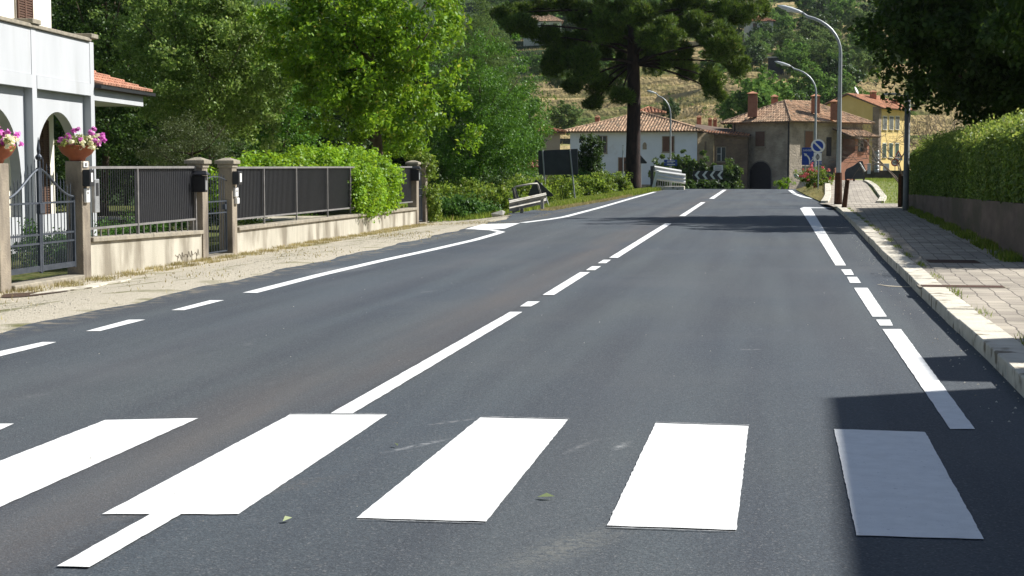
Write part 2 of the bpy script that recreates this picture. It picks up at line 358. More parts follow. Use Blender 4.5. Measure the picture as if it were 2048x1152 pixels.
M_grey = srf('galvanised', (.40, .41, .42), (.30, .31, .32), 5, .45, metal=.5)
M_railg = srf('guardrail_steel', (.40, .385, .34), (.27, .26, .22), 7, .5, metal=.35, c3=(.22, .19, .14), s3=3, t3=(.6, .7))
M_white = srf('white_paint', (.75, .75, .73), (.66, .66, .64), 3, .6)
M_plaster = srf('white_plaster', (.48, .495, .51), (.43, .445, .46), 1.5, .9, .15, 60, stretch=(1, 1, .2), c3=(.38, .39, .39), s3=1.3, t3=(.58, .76))
M_cream = srf('cream_plaster', (.80, .77, .66), (.74, .71, .60), 1, .9)
M_brownsh = srf('brown_shutter', (.13, .075, .05), (.10, .055, .04), 5, .7)
M_terra = srf('terracotta', (.32, .10, .05), (.25, .08, .04), 9, .8)
M_tileL = srf('new_roof_tile', (.52, .27, .18), (.42, .20, .13), 4, .85, island=.2)
M_tile = srf('old_roof_tile', (.58, .40, .26), (.38, .24, .15), 2.5, .9, island=.35, c3=(.20, .16, .11), s3=1.2, t3=(.52, .66))
M_tile2 = srf('red_roof_tile', (.55, .27, .15), (.36, .17, .10), 2.5, .9, island=.35)
M_bark = srf('bark', (.12, .09, .06), (.06, .045, .03), 12, .95, 1, 20, stretch=(1, 1, .3))
M_pbark = srf('pine_bark', (.050, .030, .024), (.018, .013, .012), 5, .95, 1, 10, stretch=(1, 1, .35))
M_rust = srf('rusted_steel', (.09, .04, .022), (.045, .022, .014), 14, .9, .4, 60)
M_brick = srf('chimney_brick', (.36, .16, .10), (.26, .11, .07), 5, .9, island=.1)
M_glass = srf('window_glass', (.03, .04, .05), (.05, .06, .07), 2, .15, spec=.6)
M_blue = srf('sign_blue', (.015, .06, .32), (.015, .05, .28), 3, .5)
M_red = srf('sign_red', (.5, .02, .02), (.42, .02, .02), 3, .5)
M_fwhite = srf('flat_white', (.72, .72, .70), (.68, .68, .66), 5, .6)

L_walnut = leafmat('walnut_leaf', (.07, .17, .010), (.20, .36, .020), .34, (.32, .33, .05))
L_acacia = leafmat('acacia_leaf', (.035, .11, .012), (.11, .26, .022), .28)
L_birch = leafmat('birch_leaf', (.075, .15, .022), (.22, .33, .07), .34, (.36, .42, .18))
L_dark = leafmat('dark_leaf', (.022, .058, .010), (.06, .12, .018), .25, (.12, .17, .06))
L_hedge = leafmat('bright_hedge_leaf', (.11, .24, .012), (.25, .43, .02), .34, (.28, .40, .05))
L_hedge2 = leafmat('hedge_leaf', (.06, .12, .015), (.16, .25, .035), .30, (.32, .40, .10))
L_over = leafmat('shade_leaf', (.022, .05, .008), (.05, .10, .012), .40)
L_bush = leafmat('bush_leaf', (.07, .14, .015), (.21, .31, .04), .4, (.26, .24, .08))
L_bush2 = leafmat('shrub_leaf', (.04, .12, .02), (.09, .20, .035), .35)
L_pine = leafmat('pine_needle', (.026, .062, .011), (.15, .24, .035), .22, (.16, .15, .05))
L_fig = leafmat('fig_leaf', (.04, .09, .012), (.09, .15, .03), .3)
L_hillA = leafmat('hill_leaf', (.06, .14, .025), (.15, .27, .055), .25, None, .9, .04)
L_hillB = leafmat('hill_leaf_pale', (.07, .13, .035), (.15, .22, .065), .25, None, .9, .04)
L_grass = leafmat('grass_blade', (.09, .15, .018), (.20, .27, .04), .4, (.35, .30, .12))
L_dry = leafmat('dry_grass_blade', (.22, .20, .07), (.42, .36, .17), .3)

# ------------------------------------------------------------ the setting
def grid(name, xs, ys, zf, m, kind='structure', smooth=True):
    XX, YY = np.meshgrid(xs, ys); ZZ = zf(XX, YY); nx, ny = len(xs), len(ys)
    V = np.stack([XX, YY, ZZ], -1).reshape(-1, 3)
    i = np.arange(nx - 1)[None, :] + nx * np.arange(ny - 1)[:, None]; F = np.stack([i, i + 1, i + nx + 1, i + nx], -1).reshape(-1, 4)
    me = bpy.data.meshes.new(name); me.from_pydata(V.tolist(), [], F.tolist()); me.update()
    me.polygons.foreach_set('use_smooth', [smooth] * len(me.polygons)); me.materials.append(m)
    o = bpy.data.objects.new(name, me); COL.objects.link(o); o['kind'] = kind; return o
xs = np.unique(np.concatenate([np.linspace(-900, -200, 30), np.linspace(-200, -40, 65), np.linspace(-40, -12, 40), np.linspace(-12, 6, 37), np.linspace(6, 60, 45), np.linspace(60, 900, 60)]).round(3))
ys = np.unique(np.concatenate([np.linspace(-60, 0, 13), np.linspace(0, 140, 120), np.linspace(140, 520, 330), np.linspace(520, 1400, 80)]).round(3))
grid('ground', xs, ys, terr, M_hill)
# road: straight, then over the crest
def strip(name, left, right, m, dz, zf=None, ys=None, nx=8, kind='structure'):
    """sheet between two edge lines X=left(Y) and X=right(Y)"""
    mb = MB(); vs = []; fs = []
    for y in ys:
        a, b = left(y), right(y)
        for k in range(nx + 1):
            x = a + (b - a) * k / nx; vs.append((x, y, (zf(x, y) if zf else zroad(y)) + dz))
    for j in range(len(ys) - 1):
        for k in range(nx): q = j * (nx + 1) + k; fs.append((q, q + 1, q + nx + 2, q + nx + 1))
    mb.add(vs, fs); o = mb.build(name, m, smooth=True); o['kind'] = kind; return o
roadL = lambda y: float(np.interp(y, [-20, 12, 30, 43, 47, 52, 62, 90, 130, 180], [-6.55, -6.6, -6.85, -7.2, -7.9, -7.6, -6.75, -6.5, -6.6, -9])) + .05 * math.sin(y * 1.7) + .03 * math.sin(y * 4.1)
roadR = lambda y: float(np.interp(y, [-20, 45, 60, 66, 90, 130, 180], [2.3, 2.9, 2.9, 2.5, 1.4, 1.6, 9]))
strip('road', roadL, roadR, M_asph, .004, ys=list(np.linspace(-15, 60, 226)) + list(np.linspace(61, 178, 118)), nx=10)
strip('verge', lambda y: -10.7, lambda y: -6.3, M_verge, .012, lambda x, y: gz(x, y) + .0, ys=np.linspace(-5, 49, 80), nx=12)
strip('side_track', lambda y: -24, lambda y: -7.0, M_verge, .016, lambda x, y: gz(x, y), ys=np.linspace(48.2, 54.5, 10), nx=24)
# painted markings, lying on the asphalt
def marks(name, polys, dz=.009):
    mb = MB()
    for p in polys:
        q0 = [gp(*a) for a in p]; q = []
        for a, b in zip(q0, q0[1:] + q0[:1]):
            k = max(1, min(60, int((b - a).length / .05)))
            for i in range(k): v = a.lerp(b, i / k); q.append((v.x + random.gauss(0, .0013), v.y + random.gauss(0, .0025), zroad(v.y) + dz))
        mb.add(q, [tuple(range(len(q)))])
    o = mb.build(name, M_paint); 
    me = o.data; bm = bmesh.new(); bm.from_mesh(me)
    for f in bm.faces:
        if f.normal.z < 0: f.normal_flip()
    bm.to_mesh(me); bm.free(); o['kind'] = 'structure'; return o
def stroke(mb, pts, wd, dz=.009):
    q = [gp(*a) for a in pts]; vs = []
    for i, p in enumerate(q):
        t = (q[min(i + 1, len(q) - 1)] - q[max(i - 1, 0)]); t.z = 0; t.normalize(); s = Vector((-t.y, t.x, 0)) * wd * .5
        vs += [(p.x + s.x, p.y + s.y, zroad(p.y) + dz), (p.x - s.x, p.y - s.y, zroad(p.y) + dz)]
    mb.add(vs, [(2 * i, 2 * i + 1, 2 * i + 3, 2 * i + 2) for i in range(len(q) - 1)])
marks('zebra_crossing', [[(-180, 853), (28, 850), (-60, 890), (-300, 935)], [(210, 843), (397, 839), (-38, 1035), (-281, 1035)], [(580, 832), (774, 832), (477, 1032), (205, 1032)],
    [(960, 838), (1136, 842), (972, 1047), (713, 1040)], [(1311, 849), (1497, 855), (1473, 1064), (1214, 1055)], [(1668, 861), (1850, 867), (1968, 1083), (1713, 1075)]])
_g = [[(580, 829.6), (774, 829.6), (772, 830.5), (580, 830.6)], [(962, 835.6), (1138, 839.6), (1137, 840.4), (962, 836.4)], [(1313, 846.6), (1498, 852.6), (1498, 853.5), (1312, 847.5)], [(713, 1042.5), (968, 1049.5), (968, 1050.5), (713, 1043.5)], [(1214, 1058), (1473, 1067), (1473, 1068), (1214, 1059)]]
o = marks('overspray_lines', _g, .0095); o.data.materials[0] = srf('thin_paint', (.34, .35, .35), (.12, .125, .13), 40, .8)
marks('centre_line', [[(115, 1138), (180, 1140), (364, 1032.5), (302, 1032.5)], [(660, 831), (705, 831), (1045, 626), (1020, 626)], [(1040, 615), (1062, 615), (1080, 605), (1055, 605)],
    [(1085, 592), (1108, 592), (1180, 546), (1160, 546)], [(1172, 542), (1190, 542), (1202, 534), (1184, 534)], [(1195, 528), (1212, 528), (1222, 521), (1207, 521)],
    [(1218, 517), (1236, 517), (1343, 448), (1330, 448)], [(1358, 433), (1370, 433), (1411, 405), (1402, 405)], [(1418, 398), (1428, 398), (1453, 380), (1446, 380)]], .012)
marks('right_edge_line', [[(1765, 660), (1802, 660), (1950, 861), (1900, 861)], [(1752, 641), (1780, 641), (1786, 653), (1760, 653)], [(1708, 577), (1735, 577), (1774, 635), (1745, 635)],
    [(1694, 555), (1714, 555), (1722, 567), (1700, 567)], [(1682, 540), (1702, 540), (1708, 551), (1690, 551)], [(1600, 417), (1608, 414.5), (1668, 415.5), (1666, 417), (1622, 417), (1692, 532), (1671, 532)]])
mb = MB(); stroke(mb, [(500, 587), (640, 551), (760, 523), (870, 499), (950, 480.5), (990, 469), (1003, 464.5), (985, 461), (955, 459.5)], .17)
stroke(mb, [(1045, 446), (1100, 439), (1130, 434), (1200, 415.5), (1260, 398), (1310, 384)], .2); stroke(mb, [(1580, 380.5), (1590, 388), (1606, 394), (1640, 400)], .24)
mb.add([(*gp(*p)[:2], .010) for p in [(930, 459), (965, 449), (1040, 447), (1010, 458), (985, 460)]], [(0, 1, 2, 3, 4)])
o = mb.build('left_edge_line', M_paint); o['kind'] = 'structure'
marks('left_dashed_line', [[(-30, 711), (-30, 722), (85, 694), (113, 686), (85, 686)], [(172, 664), (200, 664), (291, 641), (258, 641)], [(343, 622), (368, 622), (448, 602), (420, 602)]])

# ------------------------------------------------------------ pavement and kerb, right
KP = [(2110, 868), (2048, 798), (1965, 712), (1900, 652), (1835, 588), (1790, 541), (1768, 520), (1748, 497), (1722, 470), (1700, 446), (1682, 428), (1668, 416)]
kb = [gp(*p) for p in KP]; kb = [Vector((2.15, 3, 0)), ] + kb
kb[0] = Vector((kb[1].x - .0, 2.0, 0))
def offs(pl, d):
    r = []
    for i, p in enumerate(pl):
        t = (pl[min(i + 1, len(pl) - 1)] - pl[max(i - 1, 0)]).normalized(); r.append(p + Vector((t.y, -t.x, 0)) * d)
    return r
# even spacing of the kerb stones, each a separate block of the kerb
dist = [0]
for a, b in zip(kb, kb[1:]): dist.append(dist[-1] + (b - a).length)
kx = lambda d: Vector((np.interp(d, dist, [p.x for p in kb]), np.interp(d, dist, [p.y for p in kb]), 0))
mb = MB(); d = 0; wall_in = []
while d < dist[-1] - .2:
    e = min(d + 1.0, dist[-1]); a, b = kx(d + .004), kx(e - .004); t = (b - a).normalized(); s = Vector((t.y, -t.x, 0)) * .26; j = random.uniform(-.005, .005); h = .122 + j
    a = a + s * (j * 2); b = b + s * (j * 2)
    mb.hexa([(a.x, a.y), (a.x + s.x, a.y + s.y), (b.x + s.x, b.y + s.y), (b.x, b.y)][::-1], -.05, h); d = e
o = mb.build('kerb', M_kerb, bev=.008); o['kind'] = 'structure'
ki = offs(kb, .25)
wl = [gp(2300, 640, .12), gp(2048, 525, .12), gp(1940, 470, .12), gp(1830, 421, .12)]
WX = lambda y: float(np.interp(y, [p.y for p in wl], [p.x for p in wl]))
vs = []; fs = []; yy = list(np.linspace(1.5, 54, 90))
KXY = lambda y: float(np.interp(y, [p.y for p in ki], [p.x for p in ki]))
for y in yy: a = KXY(y); b = WX(y) + .25 if y > 21 else 9.0; vs += [(a, y, .118), (b, y, .118)]
fs = [(2 * i, 2 * i + 1, 2 * i + 3, 2 * i + 2) for i in range(len(yy) - 1)]
o = MB().add(vs, fs).build('pavement', M_pave); o['kind'] = 'structure'

# right-hand low wall and hedge
M_ret = srf('retaining_wall_concrete', (.17, .13, .105), (.10, .08, .065), 2.5, .95, .8, 25, stretch=(1, .3, 1), c3=(.09, .08, .055), s3=1.5, t3=(.5, .65))
vs = []; fs = []; ny = 40; y0, y1 = 22.2, 50.5
yy = np.linspace(y0, y1, ny)
mb = MB()
for i in range(ny):
    y = yy[i]; x = WX(y); h = .12 + .80 - .36 * (y - y0) / (y1 - y0)
    vs += [(x, y, -.05), (x, y, h), (x + .3, y, h), (x + .3, y, -.05)]
fs = [(0, 1, 2, 3)] + [(4 * i + k, 4 * i + (k + 1) % 4, 4 * i + 4 + (k + 1) % 4, 4 * i + 4 + k) for i in range(ny - 1) for k in range(4)] + [(4 * ny - 4, 4 * ny - 3, 4 * ny - 2, 4 * ny - 1)]
o = mb.add(vs, fs).build('garden_wall', M_ret); tag(o, 'low stained concrete wall beside the pavement under the clipped hedge', 'wall')
def leafbox(n, f):
    """n random points from the sampler f -> (P, outward)"""
    return f(n)
hb = thing('clipped_hedge', (5, 36, 1), 'long clipped hedge on the low wall along the right pavement', 'hedge')
n = 90000
y = rng.uniform(22.0, 51.5, n); s = rng.uniform(0, 1, n)
wx = np.interp(y, [p.y for p in wl], [p.x for p in wl]) + .12
wb = .92 - .36 * (y - 22) / 28.5 - .02
endt = sstep(52, 44, y)
top = 2.06 + .05 * np.sin(y * 1.3) + .05 * np.sin(y * 3.1 + 1); sh = 1.78 + .06 * np.sin(y * .9 + 1) + .04 * np.sin(y * 2.7)
P = np.empty((n, 3)); O = np.zeros((n, 3)); P[:, 1] = y
a = s < .5; u = s[a] / .5; P[a, 0] = wx[a]; P[a, 2] = wb[a] + u * (sh[a] - wb[a]); O[a] = (-1, 0, .1)
b = (s >= .5) & (s < .82); u = (s[b] - .5) / .32; P[b, 0] = wx[b] + u * .5; P[b, 2] = sh[b] + (top[b] - sh[b]) * np.sin(u * 1.57); O[b] = (-.45, 0, .9)
c = s >= .82; u = (s[c] - .82) / .18; P[c, 0] = wx[c] + .5 + u * 1.2; P[c, 2] = top[c]; O[c] = (0, 0, 1)
P += O * (rng.normal(0, .045, n))[:, None] + .06 * np.sin(P * 4.0)[:, [1, 2, 0]] * O
k = rng.random(n) < .03; P[k, 2] += rng.uniform(0, .26, k.sum()) * (P[k, 2] > 1.7)
npmesh('foliage', leaves(P, .062, O, 1.2, .6, .2), 4, L_hedge2, hb)
ns = 3000; ys_ = rng.uniform(22.0, 49.5, ns); u = rng.random(ns); xs_ = np.interp(ys_, [p.y for p in wl], [p.x for p in wl]) + .14 + u * 1.4
zs_ = 1.80 + .24 * np.minimum(u * 2.2, 1) + .03 * np.sin(ys_ * 2); hs_ = rng.uniform(.08, .42, ns) ** 1.0; kk = 9; Ps_ = np.repeat(np.stack([xs_, ys_, zs_], 1), kk, 0); tt = np.tile(np.linspace(.1, 1, kk), ns)
ln_ = np.repeat(rng.normal(0, .12, (ns, 2)), kk, 0); Ps_[:, :2] += ln_ * tt[:, None]; Ps_[:, 2] += np.repeat(hs_, kk) * tt; Ps_ += rng.normal(0, .02, Ps_.shape)
npmesh('backlit_shoots', leaves(Ps_, .06, None, 0, .6, .2), 4, leafmat('backlit_shoot_leaf', (.13, .22, .03), (.28, .36, .07), .42, (.38, .38, .13)), hb)  # shoots along the top; their brighter leaf colour paints in the backlight
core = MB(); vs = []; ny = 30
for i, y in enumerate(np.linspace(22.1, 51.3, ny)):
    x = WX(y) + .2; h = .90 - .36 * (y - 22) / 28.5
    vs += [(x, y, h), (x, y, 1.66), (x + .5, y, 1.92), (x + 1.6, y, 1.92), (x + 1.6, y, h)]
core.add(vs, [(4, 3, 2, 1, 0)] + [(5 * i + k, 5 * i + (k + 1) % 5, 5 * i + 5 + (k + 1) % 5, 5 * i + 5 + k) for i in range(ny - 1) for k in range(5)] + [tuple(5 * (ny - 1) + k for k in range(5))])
M_core = srf('hedge_core', (.02, .03, .008), (.012, .018, .006), 8, 1.0, spec=0)  # near-black colour of the solid hull behind the hedge leaves
core.build('inner_core', M_core, hb)
n = 7000; q = rng.uniform(0, 1, (n, 3)); P = np.stack([4.6 + q[:, 0] * 1.5, 51.4 + rng.normal(0, .05, n), .5 + q[:, 2] * 1.65], 1)
npmesh('end_foliage', leaves(P, .09, np.tile([0, 1., 0], (n, 1)), 1, .6, .1), 4, L_hedge2, hb)

# ------------------------------------------------------------ left boundary: wall, fences, gates, pillars
XW = -10.5; GB = -.33; WARP = (1.0375, -1.725)
def gW(y): return gz(XW + .05, y)
def wall_piece(y0, y1, h0, h1, label):
    t = thing('boundary_wall', (XW, (y0 + y1) / 2, GB), label, 'wall', 'low boundary walls under the fence')
    nseg = max(2, int((y1 - y0) / 2.4)); b = MB()
    b.hexa([(XW - .22, y0), (XW, y0), (XW, y1), (XW - .22, y1)], -.6, [GB + h0, GB + h0, GB + h1, GB + h1]); b.build('wall_body', M_conc, t)
    c = MB(); n = max(1, round((y1 - y0) / 2.2))
    for i in range(n):
        a = y0 + (y1 - y0) * i / n + .004; e = y0 + (y1 - y0) * (i + 1) / n - .004; ha = h0 + (h1 - h0) * i / n; he = h0 + (h1 - h0) * (i + 1) / n
        c.hexa([(XW - .28, a), (XW + .055, a), (XW + .055, e), (XW - .28, e)], [GB + ha + .001] * 2 + [GB + he + .001] * 2, [GB + ha + .075] * 2 + [GB + he + .075] * 2)
    c.build('coping', M_cope, t, bev=.01)
wall_piece(12, 21.1, .6, .6, 'low concrete wall with coping at the far left, before the double gate')
wall_piece(23.97, 28.63, .58, .50, 'short concrete wall with scribbled letters between gate and mailbox pillar')
wall_piece(30.52, 45.75, .48, .46, 'long stained concrete wall with coping running to the ivy')
# scribble on the short wall
sc = MB(); tx = [(27.35 + i * .045, (.20 + .04 * math.sin(i * 1.9) + .035 * math.sin(i * 3.7 + 1))) for i in range(26)]
sc.tube([(XW + .006, y, GB + h - .04) for y, h in tx], .0045, 4)
for i in range(2, 26, 5): sc.tube([(XW + .006, tx[i][0], GB + .02), (XW + .006, tx[i][0] + .02, GB + .17)], .004, 4)
wl_ob = [o for o in bpy.data.objects if o.get('label', '').startswith('short concrete wall with scrib')][0]
sc.build('scribble', srf('dark_scribble', (.17, .14, .10)), wl_ob)
def pillar(y, label, h=1.80, cap=True, wd=.27):
    t = thing('gate_pillar', (XW - .1, y, GB), label, 'pillar', 'concrete fence pillars')
    MB().box((XW - .25, y, -.6), (XW + .02, y + wd, GB + h)).build('shaft', M_pil, t, bev=.008)
    if cap:
        c = MB(); a, b = XW - .31, XW + .08; c0, c1 = y - .06, y + wd + .06
        c.box((a, c0, GB + h + .001), (b, c1, GB + h + .07)); c.hexa([(a + .01, c0 + .01), (b - .01, c0 + .01), (b - .01, c1 - .01), (a + .01, c1 - .01)], GB + h + .071, GB + h + .125, [(a + .15, (c0 + c1) / 2 - .02), (b - .15, (c0 + c1) / 2 - .02), (b - .15, (c0 + c1) / 2 + .02), (a + .15, (c0 + c1) / 2 + .02)])
        c.box((a + .04, c0 + .04, GB + h - .07), (b - .04, c1 - .04, GB + h + .0005)); c.build('cap', M_cope, t, bev=.006)
    return t
M_pil = srf('pillar_concrete', (.34, .29, .22), (.22, .19, .15), 3, .95, .5, 40, stretch=(1, 1, .4), c3=(.13, .11, .09), s3=2.5, t3=(.52, .70))
pillar(21.13, 'concrete gate pillar at the left edge carrying a flower bowl', 1.80, False, .30)
pB = pillar(23.68, 'concrete gate pillar with doorbells and pink flower bowl on top', 1.84, False)
pillar(28.66, 'capped concrete pillar with a black mailbox, left of the narrow gate')
pillar(30.22, 'capped concrete pillar right of the narrow gate')
pillar(45.78, 'first of the two far capped pillars beside the ivy')
pillar(46.95, 'last capped pillar, half covered in ivy')
# flower bowls
M_pink = leafmat('pink_petal', (.55, .06, .42), (.80, .34, .66), .3); M_pale = leafmat('pale_petal', (.75, .74, .45), (.85, .84, .65), .3); L_pot = leafmat('bowl_leaf', (.16, .22, .05), (.34, .38, .12), .3)
def bowl(y, z, label):
    t = thing('flower_bowl', (XW - .11, y, z), label, 'flower pot', 'flower bowls on the gate pillars'); c = (XW - .11, y, z)
    MB().lathe(c, [(.11, 0), (.125, .03), (.13, .05), (.22, .11), (.27, .19), (.285, .22), (.285, .24), (.26, .235), (.1, .2)], 28).build('bowl', M_terra, t, smooth=True)
    P, O = crown((XW - .11, y, z + .27), (.30, .30, .13), 70, 16, .07, .8, .2); P[:, 2] = np.maximum(P[:, 2], z + .17); npmesh('greenery', leaves(P, .05, O), 4, L_pot, t)
    P, O = crown((XW - .08, y + .05, z + .34), (.35, .35, .15), 34, 16, .045, .9, .7); P[:, 2] = np.maximum(P[:, 2], z + .2); npmesh('pink_flowers', leaves(P, .055, O, 1, .9), 4, M_pink, t)
    P, O = crown((XW + .02, y - .12, z + .28), (.24, .22, .10), 18, 14, .045, .9, .7); npmesh('pale_flowers', leaves(P, .055, O, 1, .9), 4, M_pale, t)
bowl(21.28, GB + 1.80, 'terracotta bowl of pink and white flowers, cut by the left edge')
bowl(23.81, GB + 1.84, 'terracotta bowl of pink and pale yellow flowers on the gate pillar')
# double gate
g = thing('double_gate', (XW - .1, 22.6, GB), 'blue-grey iron double gate with arched top and spear finials', 'gate')
ga, gb, gm = 21.47, 23.62, 22.52; zb = GB + .22
def arch_h(y):
    u = abs(y - gm) / (gb - gm + .0) if y > gm else abs(gm - y) / (gm - ga)
    return 1.62 - .42 * (math.sin(min(u, 1) * math.pi / 2) ** 1.5)
XG = XW - .09
for lo, hi in ((ga, gm - .02), (gm + .02, gb)):
    fr = MB()
    fr.box((XG - .02, lo, zb), (XG + .02, lo + .035, zb + arch_h(lo) - .1)); fr.box((XG - .02, hi - .035, zb), (XG + .02, hi, zb + arch_h(hi) - .1 - (.0)))
    fr.box((XG - .018, lo + .035, zb + .01), (XG + .018, hi - .035, zb + .09))
    for z in (.40, .53, .99): fr.box((XG - .015, lo + .035, zb + z), (XG + .015, hi - .035, zb + z + .028))
    fr.tube([(XG, y, zb + arch_h(y) - .12) for y in np.linspace(lo, hi, 14)], .02, 6)
    fr.build('gate_frame', M_gate, g)
    br = MB(); k = 10
    for i in range(1, k):
        y = lo + (hi - lo) * i / k; h = zb + arch_h(y) + (.02 if i % 2 else -.02); br.cyl((XG, y, zb + .05), (XG, y, h), .0085, n=6); br.cyl((XG, y, h), (XG, y, h + .07), .011, .001, 6)
        y2 = y - (hi - lo) / k / 2; br.cyl((XG, y2, zb + .05), (XG, y2, zb + .58), .007, n=5)
    br.build('gate_bars', M_gate, g)
lk = MB().box((XG - .03, gm - .05, zb + .85), (XG + .035, gm + .1, zb + 1.0)); lk.build('lock_box', M_gate, g, bev=.005)
c = MB().cyl((XG, gm, zb - .02), (XG, gm, zb + 1.62), .026, n=8); c.lathe((XG, gm, zb + 1.62), [(.02, 0), (.045, .03), (.05, .06), (.02, .1), (.028, .16), (.004, .34)], 10); c.build('centre_post', M_gate, g)
MB().box((XW - .3, ga - .02, GB - .1), (XW + .06, gb + .02, GB + .10)).build('threshold', M_cope, bev=.015); tag(bpy.data.objects['threshold'], 'stone threshold step under the iron double gate', 'step')
# fences
def fence(y0, y1, posts, label, cover0, h0=.80, htop=1.72, legs=True):
    t = thing('metal_fence', (XW - .1, (y0 + y1) / 2, GB + .6), label, 'fence', 'metal fences on the low walls')
    XF = XW - .10; zt = GB + htop; rails = MB()
    zb0 = lambda y: GB + .50 + .22
    rails.box((XF - .02, y0, zt), (XF + .02, y1, zt + .04)); rails.box((XF - .02, y0, GB + h0 - .035), (XF + .02, y1, GB + h0)); rails.build('rails', M_rail, t)
    for y in posts: MB().box((XF - .0, y - .018, GB + .50), (XF + .03, y + .018, zt - .001)).build('fence_post', M_rail, t)
    sl = MB(); y = y0 + .05
    while y < y1 - .02:
        sl.box((XF - .008, y, GB + h0 + .001), (XF + .002, y + .014, zt - .001)); y += .085
    sl.build('bars', M_iron, t)
    if legs:
        l = MB(); y = y0 + .3
        while y < y1: l.box((XF - .01, y, GB + .52), (XF + .01, y + .02, GB + h0 - .036)); y += .28
        l.build('lower_bars', M_rail, t)
    MB().box((XF - .045, cover0, GB + h0), (XF - .035, y1, zt)).build('screen_sheet', M_black, t)
    return t
fence(23.97, 28.62, [25.98, 28.58], 'dark barred fence between the double gate and the mailbox pillar', 26.0)
fence(30.5, 45.7, [32.4, 34.6, 37.0, 39.0, 41.5, 44.0], 'long dark screened fence leading to the ivy', 30.5, .72, 1.71, False)
# narrow gates
def small_gate(y0, y1, label):
    t = thing('narrow_gate', (XG, y0, GB), label, 'gate', 'narrow iron gates between capped pillars')
    f = MB(); z0 = GB + .1
    for y in (y0 + .02, y1 - .05): f.box((XG - .015, y, z0), (XG + .015, y + .03, z0 + 1.0))
    for z in (0.0, .75, .97): f.box((XG - .0149, y0 + .051, z0 + z), (XG + .0149, y1 - .051, z0 + z + .025))
    f.build('gate_frame', M_gate, t); b = MB()
    for i in range(1, 9): y = y0 + (y1 - y0) * i / 9; b.cyl((XG, y, z0), (XG, y, z0 + 1.45 + .08 * math.sin(i / 9 * 3.14)), .008, n=6)
    b.tube([(XG, y0 + (y1 - y0) * i / 8, z0 + 1.38 + .08 * math.sin(i / 8 * 3.14)) for i in range(9)], .012, 6); b.build('gate_bars', M_gate, t)
    MB().box((XG - .03, y1 - .16, z0 + .82), (XG + .03, y1 - .08, z0 + .92)).build('latch', M_gate, t)
    MB().box((XW - .28, y0 + .01, GB - .2), (XW + .05, y1 - .01, GB + .06)).build('sill', M_cope, t)
small_gate(28.94, 30.21, 'narrow iron gate beside the black mailbox')
small_gate(46.06, 46.94, 'narrow dark gate between the two far pillars')
# boxes on pillars
def pbox(name, label, cat, y, z, w_, h_, d_, m, kids=()):
    t = MB().box((XW + .022, y, z), (XW + .022 + d_, y + w_, z + h_)).build(name, m, bev=.008); tag(t, label, cat)
    for kn, a, b, kmat in kids: MB().box(a, b).build(kn, kmat, t)
    return t
def mailbox(y, z, label, s=1.0):
    # hung on the camera-side face of the pillar, opening to the road
    t = thing('mailbox', (XW - .1, y, z), label, 'mailbox', 'mailboxes on the fence pillars')
    MB().box((XW - .20, y - .14 * s, z), (XW + .12, y - .004, z + .34 * s)).build('box', M_black, t, bev=.008)
    r = MB(); a, b = XW - .24, XW + .17; r.hexa([(a, y - .19 * s), (b, y - .19 * s), (b, y + .0), (a, y + .0)], z + .345 * s, z + .37 * s); r.hexa([(a, y - .19 * s), (b, y - .19 * s), (b, y), (a, y)], z + .3701 * s, z + .44 * s, [(a + .05, y - .1 * s), (b - .05, y - .1 * s), (b - .05, y - .08 * s), (a + .05, y - .08 * s)]); r.build('lid', M_black, t)
    MB().box((XW + .121, y - .13 * s, z + .04), (XW + .126, y - .02, z + .24 * s)).build('name_plate', M_grey, t)
mailbox(28.66, GB + 1.28, 'black roofed mailbox with pale plate on the pillar left of the narrow gate', .9)
pbox('mailbox', 'black letter box on the flower pillar beside the house number', 'mailbox', 23.70, GB + 1.45, .16, .26, .12, M_black, [('name_plate', (XW + .143, 23.74, GB + 1.52), (XW + .146, 23.80, GB + 1.66), M_fwhite)])
pbox('doorbell_panel', 'white doorbell panel under the black letter box on the flower pillar', 'doorbell', 23.72, GB + 1.20, .13, .22, .05, M_fwhite, [('buttons', (XW + .073, 23.75, GB + 1.33), (XW + .076, 23.79, GB + 1.37), M_rail)])
pbox('house_number', 'small pale plate with house number at the top of the flower pillar', 'plate', 23.71, GB + 1.74, .16, .09, .02, M_fwhite, [('digits', (XW + .043, 23.75, GB + 1.76), (XW + .045, 23.78, GB + 1.81), M_black), ('digits', (XW + .043, 23.80, GB + 1.76), (XW + .045, 23.82, GB + 1.81), M_black)])
pbox('intercom', 'grey steel intercom column between flower pillar and fence', 'intercom', 23.99, GB + 1.04, .17, .52, .06, M_grey, [('speaker', (XW + .083, 24.03, GB + 1.3), (XW + .087, 24.12, GB + 1.5), M_black)])
pbox('mailbox', 'black letter box with white label on the pillar right of the narrow gate', 'mailbox', 30.24, GB + 1.40, .20, .26, .13, M_black, [('name_plate', (XW + .153, 30.30, GB + 1.45), (XW + .156, 30.40, GB + 1.62), M_fwhite)])
pbox('doorbell_panel', 'white doorbell panel right of the narrow gate, upper one', 'doorbell', 30.28, GB + 1.16, .16, .18, .05, M_fwhite, [('buttons', (XW + .073, 30.32, GB + 1.25), (XW + .076, 30.38, GB + 1.29), M_rail)])
pbox('junction_box', 'small white box just below the doorbell right of the narrow gate', 'box', 30.33, GB + 1.02, .14, .12, .06, M_fwhite, [('cover_lip', (XW + .083, 30.35, GB + 1.04), (XW + .086, 30.45, GB + 1.12), M_white)])
mailbox(45.78, GB + 1.32, 'dark mailbox on the first far pillar before the ivy', 1.0)
WARP = None
